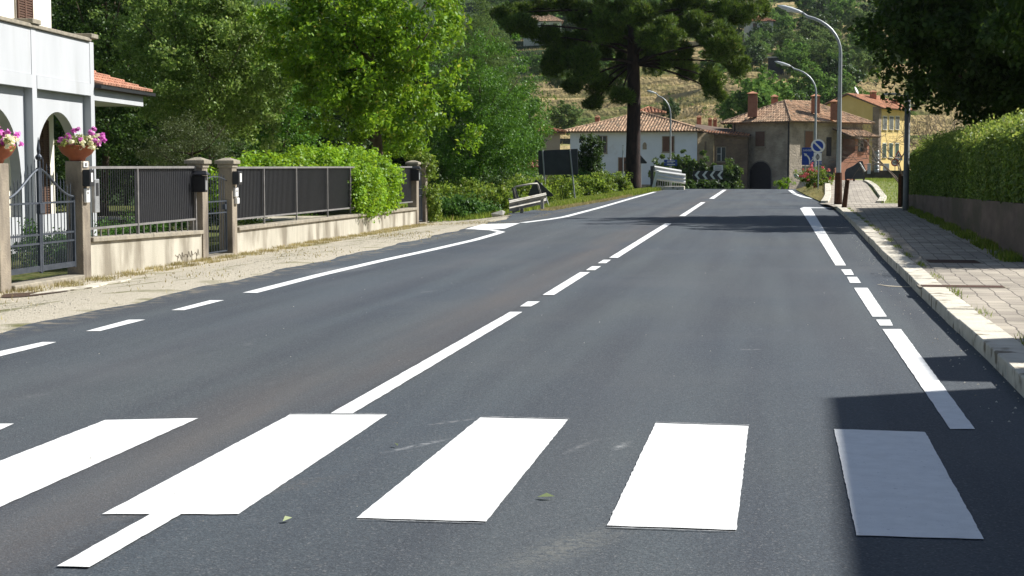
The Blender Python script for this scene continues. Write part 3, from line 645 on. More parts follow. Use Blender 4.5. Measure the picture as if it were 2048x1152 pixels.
# concrete slabs on the verge, before the gate
sb = MB(); 
for q in ([(100, 577), (215, 571), (185, 583), (60, 590)], [(185, 567), (262, 561), (240, 569), (165, 574)]):
    pts = [gp(a, b, -.28) for a, b in q]; sb.hexa([(p.x, p.y) for p in pts], -.34, [gz(p.x, p.y) + .03 for p in pts])
o = sb.build('concrete_slabs', M_kerb); o['kind'] = 'structure'

# ------------------------------------------------------------ left house
hc = Vector((at(188, 331, 34.0).x, 34.0, 0)); hd = Vector((-.105, .9945, 0)); hn = Vector((.9945, .105, 0))
def HP(u, v, z): p = hc + hd * u + hn * v; return (p.x, p.y, z)        # u along the front (0 = far corner), v outward
def hbox(mb, u0, u1, v0, v1, z0, z1):
    q = [HP(u0, v0, 0), HP(u0, v1, 0), HP(u1, v1, 0), HP(u1, v0, 0)]; return mb.hexa([(a[0], a[1]) for a in q][::-1], z0, z1)
H = thing('house', (hc.x, hc.y - 4, GB), 'white house at the left edge with arched porch and balcony parapet', 'house')
G = -.35
zbal0 = zy(192, hc); zbal1 = zy(80, hc)
cols = [-10.9, -7.3, -3.65, 0]
b = MB()                                     # porch wall with arches
for u0, u1 in zip(cols, cols[1:]):
    a0, a1 = u0 + .12, u1 - .12; cu = (a0 + a1) / 2; rad = (a1 - a0) / 2 - .28; spring = zbal0 - .42 - rad
    n = 24; us = [cu - rad * math.cos(math.pi * i / n) for i in range(n + 1)]; zs = [spring + rad * math.sin(math.pi * i / n) for i in range(n + 1)]
    hbox(b, a0 - .0, cu - rad, -.38, -.17, G, zbal0); hbox(b, cu + rad, a1, -.38, -.17, G, zbal0)
    for i in range(n):
        vs = [HP(us[i], -.17, zs[i]), HP(us[i + 1], -.17, zs[i + 1]), HP(us[i + 1], -.17, zbal0), HP(us[i], -.17, zbal0), HP(us[i], -.38, zs[i]), HP(us[i + 1], -.38, zs[i + 1]), HP(us[i + 1], -.38, zbal0), HP(us[i], -.38, zbal0)]
        b.add(vs, [(0, 1, 2, 3), (7, 6, 5, 4), (0, 4, 5, 1)])
    hbox(b, cu - rad + .01, cu + rad - .01, -.35, -.20, G, G + .75)
b.build('porch_arches', M_plaster, H)
for u in cols: b = MB(); hbox(b, u - .13, u + .13, -.40, .0, G, zbal1 - .05); b.build('pilaster', M_plaster, H)
b = MB()
for u0, u1 in zip(cols, cols[1:]):
    hbox(b, u0 + .131, u1 - .131, -.20, -.01, zbal0 + .27, zbal1 - .06); hbox(b, u0 + .131, u1 - .131, -.30, .01, zbal0 - .0, zbal0 + .265)
b.build('balcony_parapet', M_plaster, H)
b = MB()
for u0, u1 in zip(cols, cols[1:]): hbox(b, u0 - .14, u1 - .14, -.28, .05, zbal1 - .049, zbal1 + .03)
for u in cols[1:]: hbox(b, u - .25, u + .22, -.45, .09, zbal1 + .031, zbal1 + .13)
b.build('coping', M_cope, H, bev=.01)
b = MB(); hbox(b, -12, .0, -2.4, -.41, zbal0 + .0, zbal0 + .25); b.build('balcony_floor', M_plaster, H)
def hu(px, v):
    lo, hi = -25, 10
    for _ in range(50):
        mid = (lo + hi) / 2; q = Vector(HP(mid, v, 2)) - EYE
        if 1024 + FPX * q.dot(rt) / q.dot(fw) < px: lo = mid
        else: hi = mid
    return (lo + hi) / 2
b = MB(); hbox(b, -12.4, hu(108, -2.2), -8, -2.2, G, zbal1 + 4.5); b.build('upper_wall', M_cream, H)
# shuttered window upstairs
def shutter(frame_parent, u0, u1, v, z0, z1, louv=.06, pt=HP, bx=hbox):
    w_ = MB(); bx(w_, u0, u0 + .05, v, v + .04, z0, z1); bx(w_, u1 - .05, u1, v, v + .04, z0, z1); bx(w_, (u0 + u1) / 2 - .035, (u0 + u1) / 2 + .035, v, v + .04, z0 + .051, z1 - .051)
    bx(w_, u0 + .051, u1 - .051, v, v + .04, z0, z0 + .05); bx(w_, u0 + .051, u1 - .051, v, v + .04, z1 - .05, z1); z = z0 + .07
    while z < z1 - .06:
        bx(w_, u0 + .052, (u0 + u1) / 2 - .036, v + .005, v + .03, z, z + louv * .6); bx(w_, (u0 + u1) / 2 + .036, u1 - .052, v + .005, v + .03, z, z + louv * .6); z += louv
    return w_.build('shutters', M_brownsh, frame_parent)
fr = MB(); w0, w1 = hu(36, -2.19), hu(70, -2.19); zw = zy(29, HP(w1, -2.2, 0)); hbox(fr, w0, w1, -2.195, -2.17, zw - 1.8, zw + 2.0); fo = fr.build('window', M_cope, H); shutter(fo, w0 + .07, w1 - .07, -2.168, zw - 1.75, zw + 1.95)
w0, w1 = hu(71, -2.19), hu(95, -2.19); fr = MB(); hbox(fr, w0, w1, -2.195, -2.17, G, zy(238, HP(w0, -2.2, 0))); fo = fr.build('porch_door', M_brownsh, H); shutter(fo, w0 + .04, w1 - .04, -2.168, G + .1, zy(240, HP(w0, -2.2, 0)))
# porch canopy to the right
zc0 = zy(205, HP(1.5, 0, 0)); zc1 = zc0 + .30
b = MB(); hbox(b, .14, 4.0, -2.2, -.02, zc0, zc1); b.build('canopy_slab', M_plaster, H)
g_ = MB(); hbox(g_, .14, 4.5, -.019, .16, zc1 - .03, zc1 + .05); g_.build('gutter', M_iron, H)
def tiled(name, poly, m, parent, sp=.26, ln=.42, r=.095, under=True, gap_m=None):
    """roof plane: poly = 3-D corners, first edge is the eave. Barrel tiles laid as separate pieces"""
    P = [Vector(p) for p in poly]; e = (P[1] - P[0]).normalized(); nrm = e.cross(P[2] - P[0]).normalized()
    if nrm.z < 0: nrm = -nrm
    upv = nrm.cross(e).normalized()
    if upv.z < 0: upv = -upv
    q = [((p - P[0]).dot(e), (p - P[0]).dot(upv)) for p in P]
    mb = MB(); umin = min(a for a, _ in q); umax = max(a for a, _ in q); u = umin + sp / 2
    prof = [(math.cos(t), math.sin(t)) for t in np.linspace(math.pi, 0, 5)]
    while u < umax:
        vv = []
        for (a0, b0), (a1, b1) in zip(q, q[1:] + q[:1]):
            if (a0 - u) * (a1 - u) <= 0 and abs(a1 - a0) > 1e-6: vv.append(b0 + (b1 - b0) * (u - a0) / (a1 - a0))
        if len(vv) >= 2:
            v0, v1 = min(vv) - .06, max(vv); v = v0
            while v < v1 - .05:
                w1 = min(v + ln, v1); ra = r * random.uniform(.94, 1.06); du = random.uniform(-.012, .012)
                vs = []
                for vpos, rr, hh in ((v, ra, .035), (w1 + .03, ra * .86, .0)):
                    for cx, sx in prof: vs.append(P[0] + e * (u + du + cx * rr) + upv * vpos + nrm * (hh + sx * rr * .8))
                mb.add(vs, [(i, i + 1, i + 6, i + 5) for i in range(4)] + [(4, 3, 2, 1, 0)]); v = w1
        u += sp
    o = mb.build(name, m, parent, recalc=False)
    if under:
        s = MB(); s.slab([p + nrm * .004 for p in P], -nrm * .12); s.build('roof_slab', gap_m or M_soff, parent)
    return o
M_soff = srf('roof_underlay', (.16, .11, .08), (.11, .08, .06), 4, .95)
A, B = HP(.15, .12, zc1 + .05), HP(4.1, .12, zc1 + .05); C_, D_ = HP(4.1, -2.0, zc1 + .75), HP(.15, -2.0, zc1 + .75)
tiled('canopy_tiles', [A, B, C_, D_], M_tileL, H, .2, .38, .085)
# garden wall piece and hanging plant pot inside
# wall lamp
MB().lathe(HP(-1.2, -2.1, zbal0 - .75), [(.02, 0), (.12, .06), (.15, .15), (.12, .24), (.02, .3)], 14).build('wall_lamp', M_fwhite, H, smooth=True)

# ------------------------------------------------------------ trees on the left
def tree(name, base, H_, cc, rad, leaf, bark, label, cat='tree', ncl=260, per=90, clr=.55, size=.13, r0=.16, nl=8, group=None, asp=.5, flat=.7, shell=.45, bias=.4):
    t = thing(name, base, label, cat, group); b = Vector(base)
    limb_mb(b - Vector((0, 0, .1)), Vector((cc[0], cc[1], cc[2] + rad[2] * .6)), r0, cc, rad, nl).build('trunk', bark, t, smooth=True)
    P, O = crown(cc, rad, ncl, int(per * 1.05), clr * .80, flat, shell, .32); P2, O2 = crown(cc, np.array(rad) * .62, int(ncl * .4), per, clr, flat, .2)
    P = np.concatenate([P, P2]); O = np.concatenate([O, O2]); P[:, 2] = np.maximum(P[:, 2], b.z + .15)
    npmesh('crown', leaves(P, size, O, bias, asp, .22), 4, leaf, t); return t
pxX = px_at
tree('walnut_tree', (pxX(758, 50), 50, -.8), 8, (pxX(742, 50), 50, 5.15), (3.25, 3.2, 3.7), L_walnut, M_bark, 'bright green broad-leaved tree behind the hedge and long fence', ncl=300, per=95, clr=.55, size=.17, r0=.2, asp=.55)
tree('acacia_tree', (pxX(960, 72), 72, -1.3), 8, (pxX(958, 72), 72, 3.2), (2.55, 2.6, 4.0), L_acacia, M_bark, 'feathery dark green tree between the bright tree and the billboard', ncl=330, per=100, clr=.55, size=.13, asp=.35)
tree('acacia_tree', (pxX(1040, 80), 80, -1.3), 6, (pxX(1035, 80), 80, 2.6), (1.7, 2.0, 2.6), L_acacia, M_bark, 'smaller light green tree leaning over the red roof', ncl=160, per=80, clr=.5, size=.13, asp=.35)
tree('willow_tree', (pxX(945, 100), 100, -2), 12, (pxX(935, 100), 100, 7.2), (3.0, 3, 5.6), L_hillB, M_bark, 'pale grey-green tall tree rising behind the bright tree', ncl=320, per=80, clr=.6, size=.16, asp=.3)
tree('birch_tree', (pxX(420, 52), 52, -.8), 10, (pxX(415, 52), 52, 5.4), (3.1, 3, 4.4), L_birch, M_bark, 'tall sage green tree with small shimmering leaves behind the narrow gate', ncl=420, per=90, clr=.5, size=.12, asp=.65, shell=.3)
tree('birch_tree', (pxX(540, 60), 60, -.8), 8, (pxX(545, 60), 60, 3.6), (2.2, 2.2, 3.8), L_acacia, M_bark, 'slender green tree between sage tree and bright tree', ncl=240, per=80, clr=.5, size=.12, asp=.5)
tree('lime_tree', (pxX(210, 58), 58, -.8), 12, (pxX(215, 58), 58, 5.6), (3.3, 3, 5.8), L_dark, M_bark, 'dark dense tree right behind the white house', ncl=420, per=90, clr=.6, size=.13, asp=.6)
tree('lime_tree', (pxX(60, 66), 66, -.8), 12, (pxX(70, 66), 66, 6.5), (4, 3, 6), L_dark, M_bark, 'dark tree mostly hidden by the white house wall', ncl=260, per=80, clr=.6, size=.15, asp=.6)
for i, (px, Y, rx, hz) in enumerate([(150, 85, 4.5, 7), (330, 82, 4.5, 7.5), (500, 88, 4.5, 7), (640, 84, 4, 6), (800, 92, 4, 6), (870, 78, 2.6, 3.2)]):
    X = pxX(px, Y); tree('oak_tree', (X, Y, gz(X, Y)), hz, (X, Y, hz * .52), (rx, 3.5, hz * .62), L_dark, M_bark, ['dark tree filling the gap behind the white house', 'dark tree behind the sage green tree on its left', 'dark tree glimpsed right of the sage green tree', 'dark tree hidden behind the left of the bright tree', 'dark tree hidden behind the right of the bright tree', 'dark tree low between bright and feathery trees'][i], ncl=260, per=70, clr=.75, size=.2, asp=.6, group='dark trees behind the gardens')
tree('conifer_shrub', (pxX(385, 40), 40, -.8), 3, (pxX(385, 40), 40, 1.45), (1.35, 1.2, 1.3), leafmat('juniper', (.05, .075, .022), (.10, .13, .04), .15), M_bark, 'bushy olive-green conifer behind the short fence', 'shrub', ncl=160, per=110, clr=.32, size=.07, r0=.08, asp=.2)
tree('garden_shrub', (pxX(470, 41), 41, -.8), 2, (pxX(470, 41), 41, .9), (1.0, .9, 1.1), L_dark, M_bark, 'dark garden shrub behind the capped pillars', 'shrub', ncl=90, per=90, clr=.35, size=.09, r0=.06)
tree('garden_shrub', (pxX(285, 33), 33, -.5), 2, (pxX(300, 31), 31, .0), (1.0, .9, .45), L_bush2, M_bark, 'low green plants behind the bars of the short fence', 'shrub', ncl=80, per=60, clr=.22, size=.07, r0=.03)
tree('garden_shrub', (pxX(120, 26), 26, -.5), 2, (pxX(110, 26), 26, -.05), (.7, .9, .45), L_bush2, M_bark, 'low garden plants seen through the double gate', 'shrub', ncl=60, per=60, clr=.2, size=.06, r0=.03)
for i, (px, Y, h_) in enumerate([(130, 105, 13), (250, 112, 14), (370, 108, 13), (480, 116, 14), (580, 110, 11), (690, 118, 12), (800, 112, 11), (880, 120, 10), (955, 125, 9)]):
    X = pxX(px, Y); z = gz(X, Y); tree('oak_tree', (X, Y, z), h_, (X, Y, z + h_ * .55), (4.6, 3.5, h_ * .55), L_hillA, M_bark, 'tall tree of the far backdrop row, %s from the left' % ['first', 'second', 'third', 'fourth', 'fifth', 'sixth', 'seventh', 'eighth', 'ninth'][i], ncl=240, per=60, clr=.85, size=.26, asp=.6, group='backdrop trees beyond the gardens')
# ivy hedge: top behind the fence and the mass spilling over the wall
WARP = (1.0375, -1.725)
hv = thing('ivy_hedge', (XW - .4, 40, GB + .5), 'bright green hedge rising behind and spilling over the long fence', 'hedge')
def blobs(lst, per, clr, flat=.8):
    Ps = []; Os = []
    for c, r, n in lst: P, O = crown(c, r, n, per, clr, flat, .5, .12); Ps.append(P); Os.append(O)
    return np.concatenate(Ps), np.concatenate(Os)
bl = []
for y in np.arange(32.0, 44.4, .55):
    topz = float(np.interp(y, [31.5, 34, 37, 40, 43, 46.5], [1.38, 1.62, 1.80, 1.9, 1.86, 1.62]))
    bl.append(((XW - .88, y, topz - .40), (.5, .42, .48), 20))
for y in np.arange(39.4, 43.0, .42):
    bl.append(((XW - .05 + .08 * math.sin(y * 3), y, 1.05 + .1 * math.sin(y * 2)), (.30, .34, .50), 20)); bl.append(((XW + .0, y, .50 + .08 * math.sin(y * 4)), (.24, .34, .34), 13))
P, O = blobs(bl, 42, .2); npmesh('foliage', leaves(P, .085, O, 1, .65), 4, L_hedge, hv)
iv = thing('ivy', (XW, 47.2, GB), 'ivy climbing over the last far pillar', 'ivy')
P, O = blobs([((XW + .05, 47.25, .9), (.25, .3, .75), 40), ((XW - .15, 47.2, 1.62), (.35, .35, .22), 22), ((XW + .12, 47.5, .2), (.22, .35, .6), 24)], 45, .16); npmesh('foliage', leaves(P, .08, O, 1, .65), 4, L_bush, iv)

WARP = None
# ------------------------------------------------------------ verge vegetation (left, beyond the wall)
def shrub(name, c, rad, leaf, label, ncl=70, per=70, clr=.3, size=.09, group=None, cat='shrub', stem=True):
    t = thing(name, (c[0], c[1], c[2] - rad[2]), label, cat, group)
    P, O = crown(c, rad, ncl, per, clr * .85, .9, .3, .45); P[:, 2] = np.maximum(P[:, 2], c[2] - rad[2]); npmesh('foliage', leaves(P, size * 1.2, O, .4, .6, .2), 4, leaf, t)
    m = MB()
    for i in range(5): th = i * 1.26; m.tube([(c[0], c[1], c[2] - rad[2] - .05), (c[0] + rad[0] * .5 * math.cos(th), c[1] + rad[1] * .5 * math.sin(th), c[2] + rad[2] * .4)], [.03, .01], 5)
    m.build('stems', M_bark, t); return t
sh = [(905, 50, 400, 440, 1.0, L_bush2, 'bright leafy bush on the left beside the ivy pillar'), (980, 53, 378, 430, 1.1, L_bush, 'tangled bush behind the fallen guardrail'), (935, 58, 372, 415, 1.2, L_bush, 'brownish scrub at the foot of the feathery tree'),
      (1050, 60, 360, 400, 1.1, L_bush, 'scrub behind the leaning dark triangle sign'), (1010, 64, 352, 400, 1.3, L_dark, 'shaded scrub under the feathery tree'), (1118, 72, 352, 395, 1.0, L_bush, 'scrub at the foot of the dark billboard'), (1185, 80, 352, 390, 1.1, L_bush, 'scrub left of the pine trunk'),
      (1225, 86, 350, 384, 1.0, L_bush, 'leafy scrub touching the pine trunk'), (1150, 88, 345, 380, 1.3, L_bush2, 'green scrub under the white house front')]
for px, Y, ya, yb, wr, lf, lab in sh:
    X = pxX(px, Y); zt = zy(ya, (X, Y, 0)); zb_ = gz(X, Y); rz = (zt - zb_) / 2
    shrub('shrub', (X, Y, zb_ + rz), (wr, wr, rz), lf, lab, ncl=110, per=75, clr=.28, size=.085)
shrub('roadside_tree', (pxX(1178, 100), 100, 1.3), (.75, .7, 1.9), L_dark, 'small dark tree in front of the white house', 150, 70, .3, .13, cat='tree')
# grass: blades along verges, lawns and hedge foot
def blades(n, fx, size, name, m, label, wdt=.10):
    P = fx(n); P = np.asarray(P); n = len(P); th = rng.uniform(0, 6.28, n); hgt = size * rng.uniform(.5, 1.4, n)
    d = np.stack([np.cos(th), np.sin(th), np.zeros(n)], 1); ln = unit(rng.normal(size=(n, 3))) * np.array([1, 1, 0]) * .45
    V = np.empty((n, 3, 3)); V[:, 0] = P - d * (hgt * wdt)[:, None]; V[:, 1] = P + d * (hgt * wdt)[:, None]; V[:, 2] = P + (np.array([0, 0, 1]) + ln) * hgt[:, None]
    o = npmesh(name, V.reshape(-1, 3), 3, m); tag(o, label, 'grass', kind='stuff'); return o
def edge(a, b, fx0, fx1, clump=0):
    def f(n):
        y = rng.uniform(a, b, n); x = np.interp(y, *fx0) + rng.uniform(0, 1, n) ** 1.3 * (np.interp(y, *fx1) - np.interp(y, *fx0))
        if clump: k = (np.sin(x * 9 + y * 2.3) * np.sin(y * 3.1 - x * 4) + rng.normal(0, .5, n)) > clump; x, y = x[k], y[k]
        return np.stack([x, y, terr(x, y) + .01], 1)
    return f
blades(26000, edge(20, 46, ([0, 60], [XW + .02, XW + .02]), ([0, 60], [XW + .75, XW + .5]), .25), .055, 'wall_grass', L_dry, 'dry short grass at the foot of the long wall')
blades(60000, edge(48.5, 96, ([48, 56, 70, 96], [-13, -9.6, -9.0, -9.5]), ([48, 52, 60, 70, 96], [-8.6, -7.4, -7.1, -6.9, -6.7])), .16, 'verge_grass', L_grass, 'green grass verge before the bushes and the pine')
blades(9000, edge(50, 75, ([48, 80], [-7.6, -7.0]), ([48, 55, 80], [-7.0, -6.9, -6.6])), .09, 'verge_dry_grass', L_dry, 'dry grass strip beside the left road edge')
blades(40000, edge(60, 110, ([55, 110], [-16, -16]), ([55, 110], [-9.2, -9.8]), .1), .55, 'tall_grass', L_grass, 'tall weeds between the bushes of the left bank', .05)
def hedgefoot(n):
    y = rng.uniform(22.5, 49, n); x = np.interp(y, [p.y for p in wl], [p.x for p in wl]) - rng.uniform(0, 1, n) ** 2 * .28; k = (np.sin(y * 1.7) + rng.normal(0, .5, n)) > -.1
    return np.stack([x[k], y[k], np.full(k.sum(), .118)], 1)
blades(8000, hedgefoot, .10, 'wall_foot_weeds', L_grass, 'weeds at the foot of the right-hand wall')

# ------------------------------------------------------------ big pine
PX, PY = pxX(1266, 96), 96.0; pg = gz(PX, PY)
pine = thing('pine_tree', (PX, PY, pg), 'large dark pine with thick bare trunk left of the road crest', 'tree')
tb = MB(); tp = [at(1266, 385, PY), at(1266, 372, PY), at(1266, 330, PY), at(1268, 200, PY), at(1266, 100, PY), at(1272, 0, PY), at(1278, -120, PY), at(1280, -250, PY)]
tb.tube(tp, [.62, .50, .45, .40, .36, .32, .22, .06], 14); pc = []
clumps = [(1040, 52, 58, 26, -2), (1010, 30, 32, 24, 1), (1090, 75, 40, 24, -1), (1150, 90, 48, 32, 0), (1165, 130, 46, 48, -3), (1110, 125, 32, 42, -1), (1205, 168, 46, 24, 1), (1225, 95, 40, 34, 2), (1180, 35, 75, 34, 1), (1250, 20, 80, 36, -3),
    (1320, 70, 56, 40, -4), (1305, 130, 40, 26, 1), (1350, 110, 56, 34, 0), (1400, 55, 56, 38, -2), (1440, 90, 52, 50, -3), (1470, 130, 38, 30, -1), (1425, 160, 36, 30, 0), (1385, 25, 62, 32, 1), (1470, 25, 62, 34, -1), (1510, 15, 36, 28, 1),
    (1345, 15, 70, 30, 3), (1120, 10, 70, 28, 2), (1230, -60, 140, 50, 0), (1380, -60, 150, 60, 0), (1100, -50, 100, 40, 0), (1280, -160, 170, 60, 0), (1240, 195, 26, 18, -1), (1500, -30, 60, 40, 2), (1375, 145, 30, 16, 1), (1060, 18, 45, 20, 2), (1432, 186, 28, 15, 0), (1190, 206, 26, 14, 1), (1150, 172, 30, 18, 0), (1262, 70, 46, 40, 1), (1292, 105, 34, 26, 2), (1243, 135, 30, 28, 2), (1215, 60, 50, 34, -2), (1300, 40, 50, 34, -1)]
sc_ = 96 / 3160
Ps = []; Os = []
for px, py, rx, ry, dy in clumps:
    c = at(px, py, PY + dy * 1.2); ax, az = rx * sc_ * .75, ry * sc_ * .78
    sub = max(12, int(rx * ry / 58))
    for _ in range(sub):          # rounded tufts, needles radiating outward
        d = unit(rng.normal(size=(1, 3)))[0]; cc = np.array(c) + d * np.array([ax, ax * .8, az]) * rng.uniform(.45, 1.0); rr = rng.uniform(.20, .36)
        n = 250; q = unit(rng.normal(size=(n, 3))); q[:, 2] = q[:, 2] * .8 + .15; P = cc + q * (rr * rng.uniform(.45, 1, n) ** .5)[:, None]; Ps.append(P); Os.append(unit(q))
    # branch
    root = Vector((PX + .1, PY, max(pg + 7.7, c.z - random.uniform(.2, 1.2)))); mid = root.lerp(c, .5) + Vector((0, 0, .3)); tb.tube([root, root.lerp(mid, .5) + Vector((0, 0, .12)), mid, mid.lerp(c, .5) + Vector((0, 0, .1)), c], [.10, .085, .065, .045, .02], 6)
tb.build('trunk', M_pbark, pine, smooth=True)
P = np.concatenate(Ps); O = np.concatenate(Os); n = len(P)
# needles: thin triangles pointing outward and up
D = unit(O + rng.normal(0, .35, (n, 3)) + np.array([0, 0, .35])); sd = unit(np.cross(D, rng.normal(size=(n, 3)))); ln = rng.uniform(.16, .32, n)[:, None]
V = np.empty((n, 3, 3)); V[:, 0] = P - sd * .028; V[:, 1] = P + sd * .028; V[:, 2] = P + D * ln
npmesh('crown', V.reshape(-1, 3), 3, L_pine, pine)

# ------------------------------------------------------------ big shady tree, right, and bare shrub
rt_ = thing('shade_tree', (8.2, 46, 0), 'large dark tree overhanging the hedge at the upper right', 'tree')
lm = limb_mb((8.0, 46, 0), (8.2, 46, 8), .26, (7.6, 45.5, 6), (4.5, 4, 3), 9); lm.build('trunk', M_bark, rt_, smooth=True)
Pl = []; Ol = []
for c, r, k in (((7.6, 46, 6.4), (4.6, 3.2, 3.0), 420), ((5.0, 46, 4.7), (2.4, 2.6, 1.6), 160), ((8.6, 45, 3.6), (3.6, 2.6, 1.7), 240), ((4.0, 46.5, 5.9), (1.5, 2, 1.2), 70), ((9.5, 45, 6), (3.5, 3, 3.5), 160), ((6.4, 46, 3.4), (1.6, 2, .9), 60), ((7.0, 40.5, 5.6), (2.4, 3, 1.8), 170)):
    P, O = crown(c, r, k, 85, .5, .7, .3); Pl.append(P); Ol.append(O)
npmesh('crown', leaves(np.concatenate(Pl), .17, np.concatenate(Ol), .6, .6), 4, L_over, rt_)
bs = thing('bare_shrub', (4.9, 58, .0), 'tangle of bare grey-brown branches beneath the dark tree', 'shrub')
bm_ = MB(); random.seed(3)
def twig(p, d, L_, r, k):
    q = p + d * L_; bm_.tube([p, p.lerp(q, .5) + Vector((random.uniform(-.1, .1),) * 3) * L_, q], [r, r * .8, r * .6], 4, False)
    if k:
        for _ in range(3):
            d2 = (d + Vector((random.gauss(0, .55), random.gauss(0, .45), random.gauss(-.05, .4)))).normalized(); twig(q, d2, L_ * .72, r * .6, k - 1)
for i in range(9):
    a = i * .7; twig(Vector((4.9 + .4 * math.cos(a), 58, .6)), Vector((math.cos(a) * .9, math.sin(a) * .6, 1.0)).normalized(), 1.1, .028, 4)
bm_.build('branches', srf('grey_twig', (.20, .16, .12), (.13, .10, .08), 8, .95), bs)

# ------------------------------------------------------------ street lamps
def lamp(px, pyb, pytop, Y, headpx, label, r=.085):
    base = at(px, pyb, Y); zt = zy(pytop, base); hx = (headpx - px) * Y / 3160
    t = thing('street_lamp', base, label, 'street lamp', 'curved arm street lamps'); z0 = base.z; Hh = zt - z0
    bend = Hh * .78; pts = [(base.x, base.y, z0 + bend * k / 4) for k in range(5)]
    for k in range(1, 9):
        th = k / 8 * math.pi * .42; rx = abs(hx) * .72; rz = Hh * .19; pts.append((base.x - rx * (1 - math.cos(th)) * 1.0, base.y, z0 + bend + rz * math.sin(th)))
    e = Vector(pts[-1]); tip = Vector((base.x + hx * .62, base.y, zt - .1)); pts.append(tuple(e.lerp(tip, .6))); pts.append(tuple(tip))
    rs = [r, r, r * .9, r * .8, r * .7] + [r * .6] * 8 + [r * .42] * 2
    MB().tube(pts, rs, 10).build('pole', M_lampg, t, smooth=True)
    d = Vector((hx, 0, abs(hx) * .30)).normalized(); up_ = Vector((d.z, 0, -d.x)); up_ = up_ if up_.z > 0 else -up_
    L_ = abs(hx) * .42; hd_ = MB(); prev = []
    secs = []
    for s_, wy, wz in ((0, .04, .03), (.15, .09, .06), (.45, .15, .085), (.8, .13, .07), (1, .05, .02)):
        c = tip + d * (L_ * s_); secs.append([c + Vector((0, wy * math.cos(a), 0)) + up_ * (wz * math.sin(a)) for a in np.linspace(0, 2 * math.pi, 10, endpoint=False)])
    vs = [v for s_ in secs for v in s_]; fs = [(i * 10 + k, i * 10 + (k + 1) % 10, i * 10 + 10 + (k + 1) % 10, i * 10 + 10 + k) for i in range(4) for k in range(10)] + [tuple(range(10)), tuple(range(40, 50))]
    hd_.add(vs, fs).build('lamp_head', M_lamph, t, smooth=True)
    c = tip + d * (L_ * .5) - up_ * .075; MB().lathe(c, [(.03, -.03), (.09, -.01), (.11, .03)], 10).build('lens', M_fwhite, t, smooth=True)
    return t
M_lampg = srf('lamp_post_paint', (.40, .42, .43), (.33, .35, .36), 5, .45, metal=.4)
M_lamph = srf('lamp_head_paint', (.66, .68, .70), (.60, .62, .64), 5, .4)
l1 = lamp(1676, 413, 18, 55, 1557, 'tall curved street lamp on the right pavement corner, nearest of three')
bs1 = at(1676, 414, 55); MB().tube([(bs1.x, 55, 0.0), (bs1.x, 55, 1.2)], [.14, .115], 12).build('rusty_sleeve', M_rust, l1)
lamp(1629, 388, 128, 90, 1550, 'middle curved street lamp behind the blue direction sign', .08)
lamp(1340, 392, 184, 122, 1294, 'farthest curved street lamp beside the pine trunk', .08)
# leaning rusty post
p0 = at(1688, 419, 51); p1 = at(1695, 360, 51); o = MB().tube([p0, p0.lerp(p1, .5), p1], [.085, .075, .07], 8).build('rusty_post', M_rust)
tag(o, 'short rusty post leaning beside the lamp base', 'post')
# grey pole by the hedge end with twin lamp heads
pb = at(1811, 428, 48); t = thing('park_lamp', pb, 'grey pole with two flat lamp arms at the end of the hedge', 'street lamp')
zt = zy(190, pb); MB().tube([(pb.x, pb.y, pb.z), (pb.x, pb.y, pb.z + .35), (pb.x, pb.y, zt)], [.10, .085, .08], 12).build('pole', srf('dull_pole', (.16, .18, .18), (.12, .13, .13), 4, .6), t, smooth=True)
for s_ in (-1, 1):
    MB().tube([(pb.x, pb.y, zt - .05), (pb.x + s_ * .35, pb.y, zt + .02)], [.03, .025], 6).build('arm', M_lampg, t)
    MB().hexa([(pb.x + s_ * .3, pb.y - .12), (pb.x + s_ * .68, pb.y - .12), (pb.x + s_ * .68, pb.y + .12), (pb.x + s_ * .3, pb.y + .12)][::s_], zt + .0, zt + .06).build('lamp_head', M_lamph, t, bev=.01)

# ------------------------------------------------------------ signs
def text_mesh(s_, size, loc, m, parent, name='lettering', rz=0.0):
    cu = bpy.data.curves.new('t', 'FONT'); cu.body = s_; cu.size = size; cu.extrude = .004; cu.align_x = 'LEFT'
    ob = bpy.data.objects.new('t', cu); COL.objects.link(ob); ob.rotation_euler = (R(90), 0, rz); ob.location = loc
    bpy.context.view_layer.update(); dg = bpy.context.evaluated_depsgraph_get(); me = bpy.data.meshes.new_from_object(ob.evaluated_get(dg)); me.transform(ob.matrix_world)
    bpy.data.objects.remove(ob); o = bpy.data.objects.new(name, me); COL.objects.link(o); me.materials.clear(); me.materials.append(m); o.parent = parent
    o.matrix_parent_inverse = Matrix.Translation(-parent.location) if parent.type == 'EMPTY' else Matrix.Identity(4)
    return o
def disc(mb, c, r, y0, y1, n=28, r_in=0):
    ring = [(c[0] + r * math.cos(2 * math.pi * k / n), c[1] + r * math.sin(2 * math.pi * k / n)) for k in range(n)]
    vs = [(x, y0, z) for x, z in ring] + [(x, y1, z) for x, z in ring]
    mb.add(vs, [tuple(range(n)), tuple(range(2 * n - 1, n - 1, -1))] + [(k, (k + 1) % n, n + (k + 1) % n, n + k) for k in range(n)]); return mb
def polyY(mb, pts, y0, y1):
    n = len(pts); return mb.add([(x, y0, z) for x, z in pts] + [(x, y1, z) for x, z in pts], [tuple(range(n)), tuple(range(2 * n - 1, n - 1, -1))] + [(k, (k + 1) % n, n + (k + 1) % n, n + k) for k in range(n)])
def pxz(px, py, Y): p = at(px, py, Y); return (p.x, p.z)
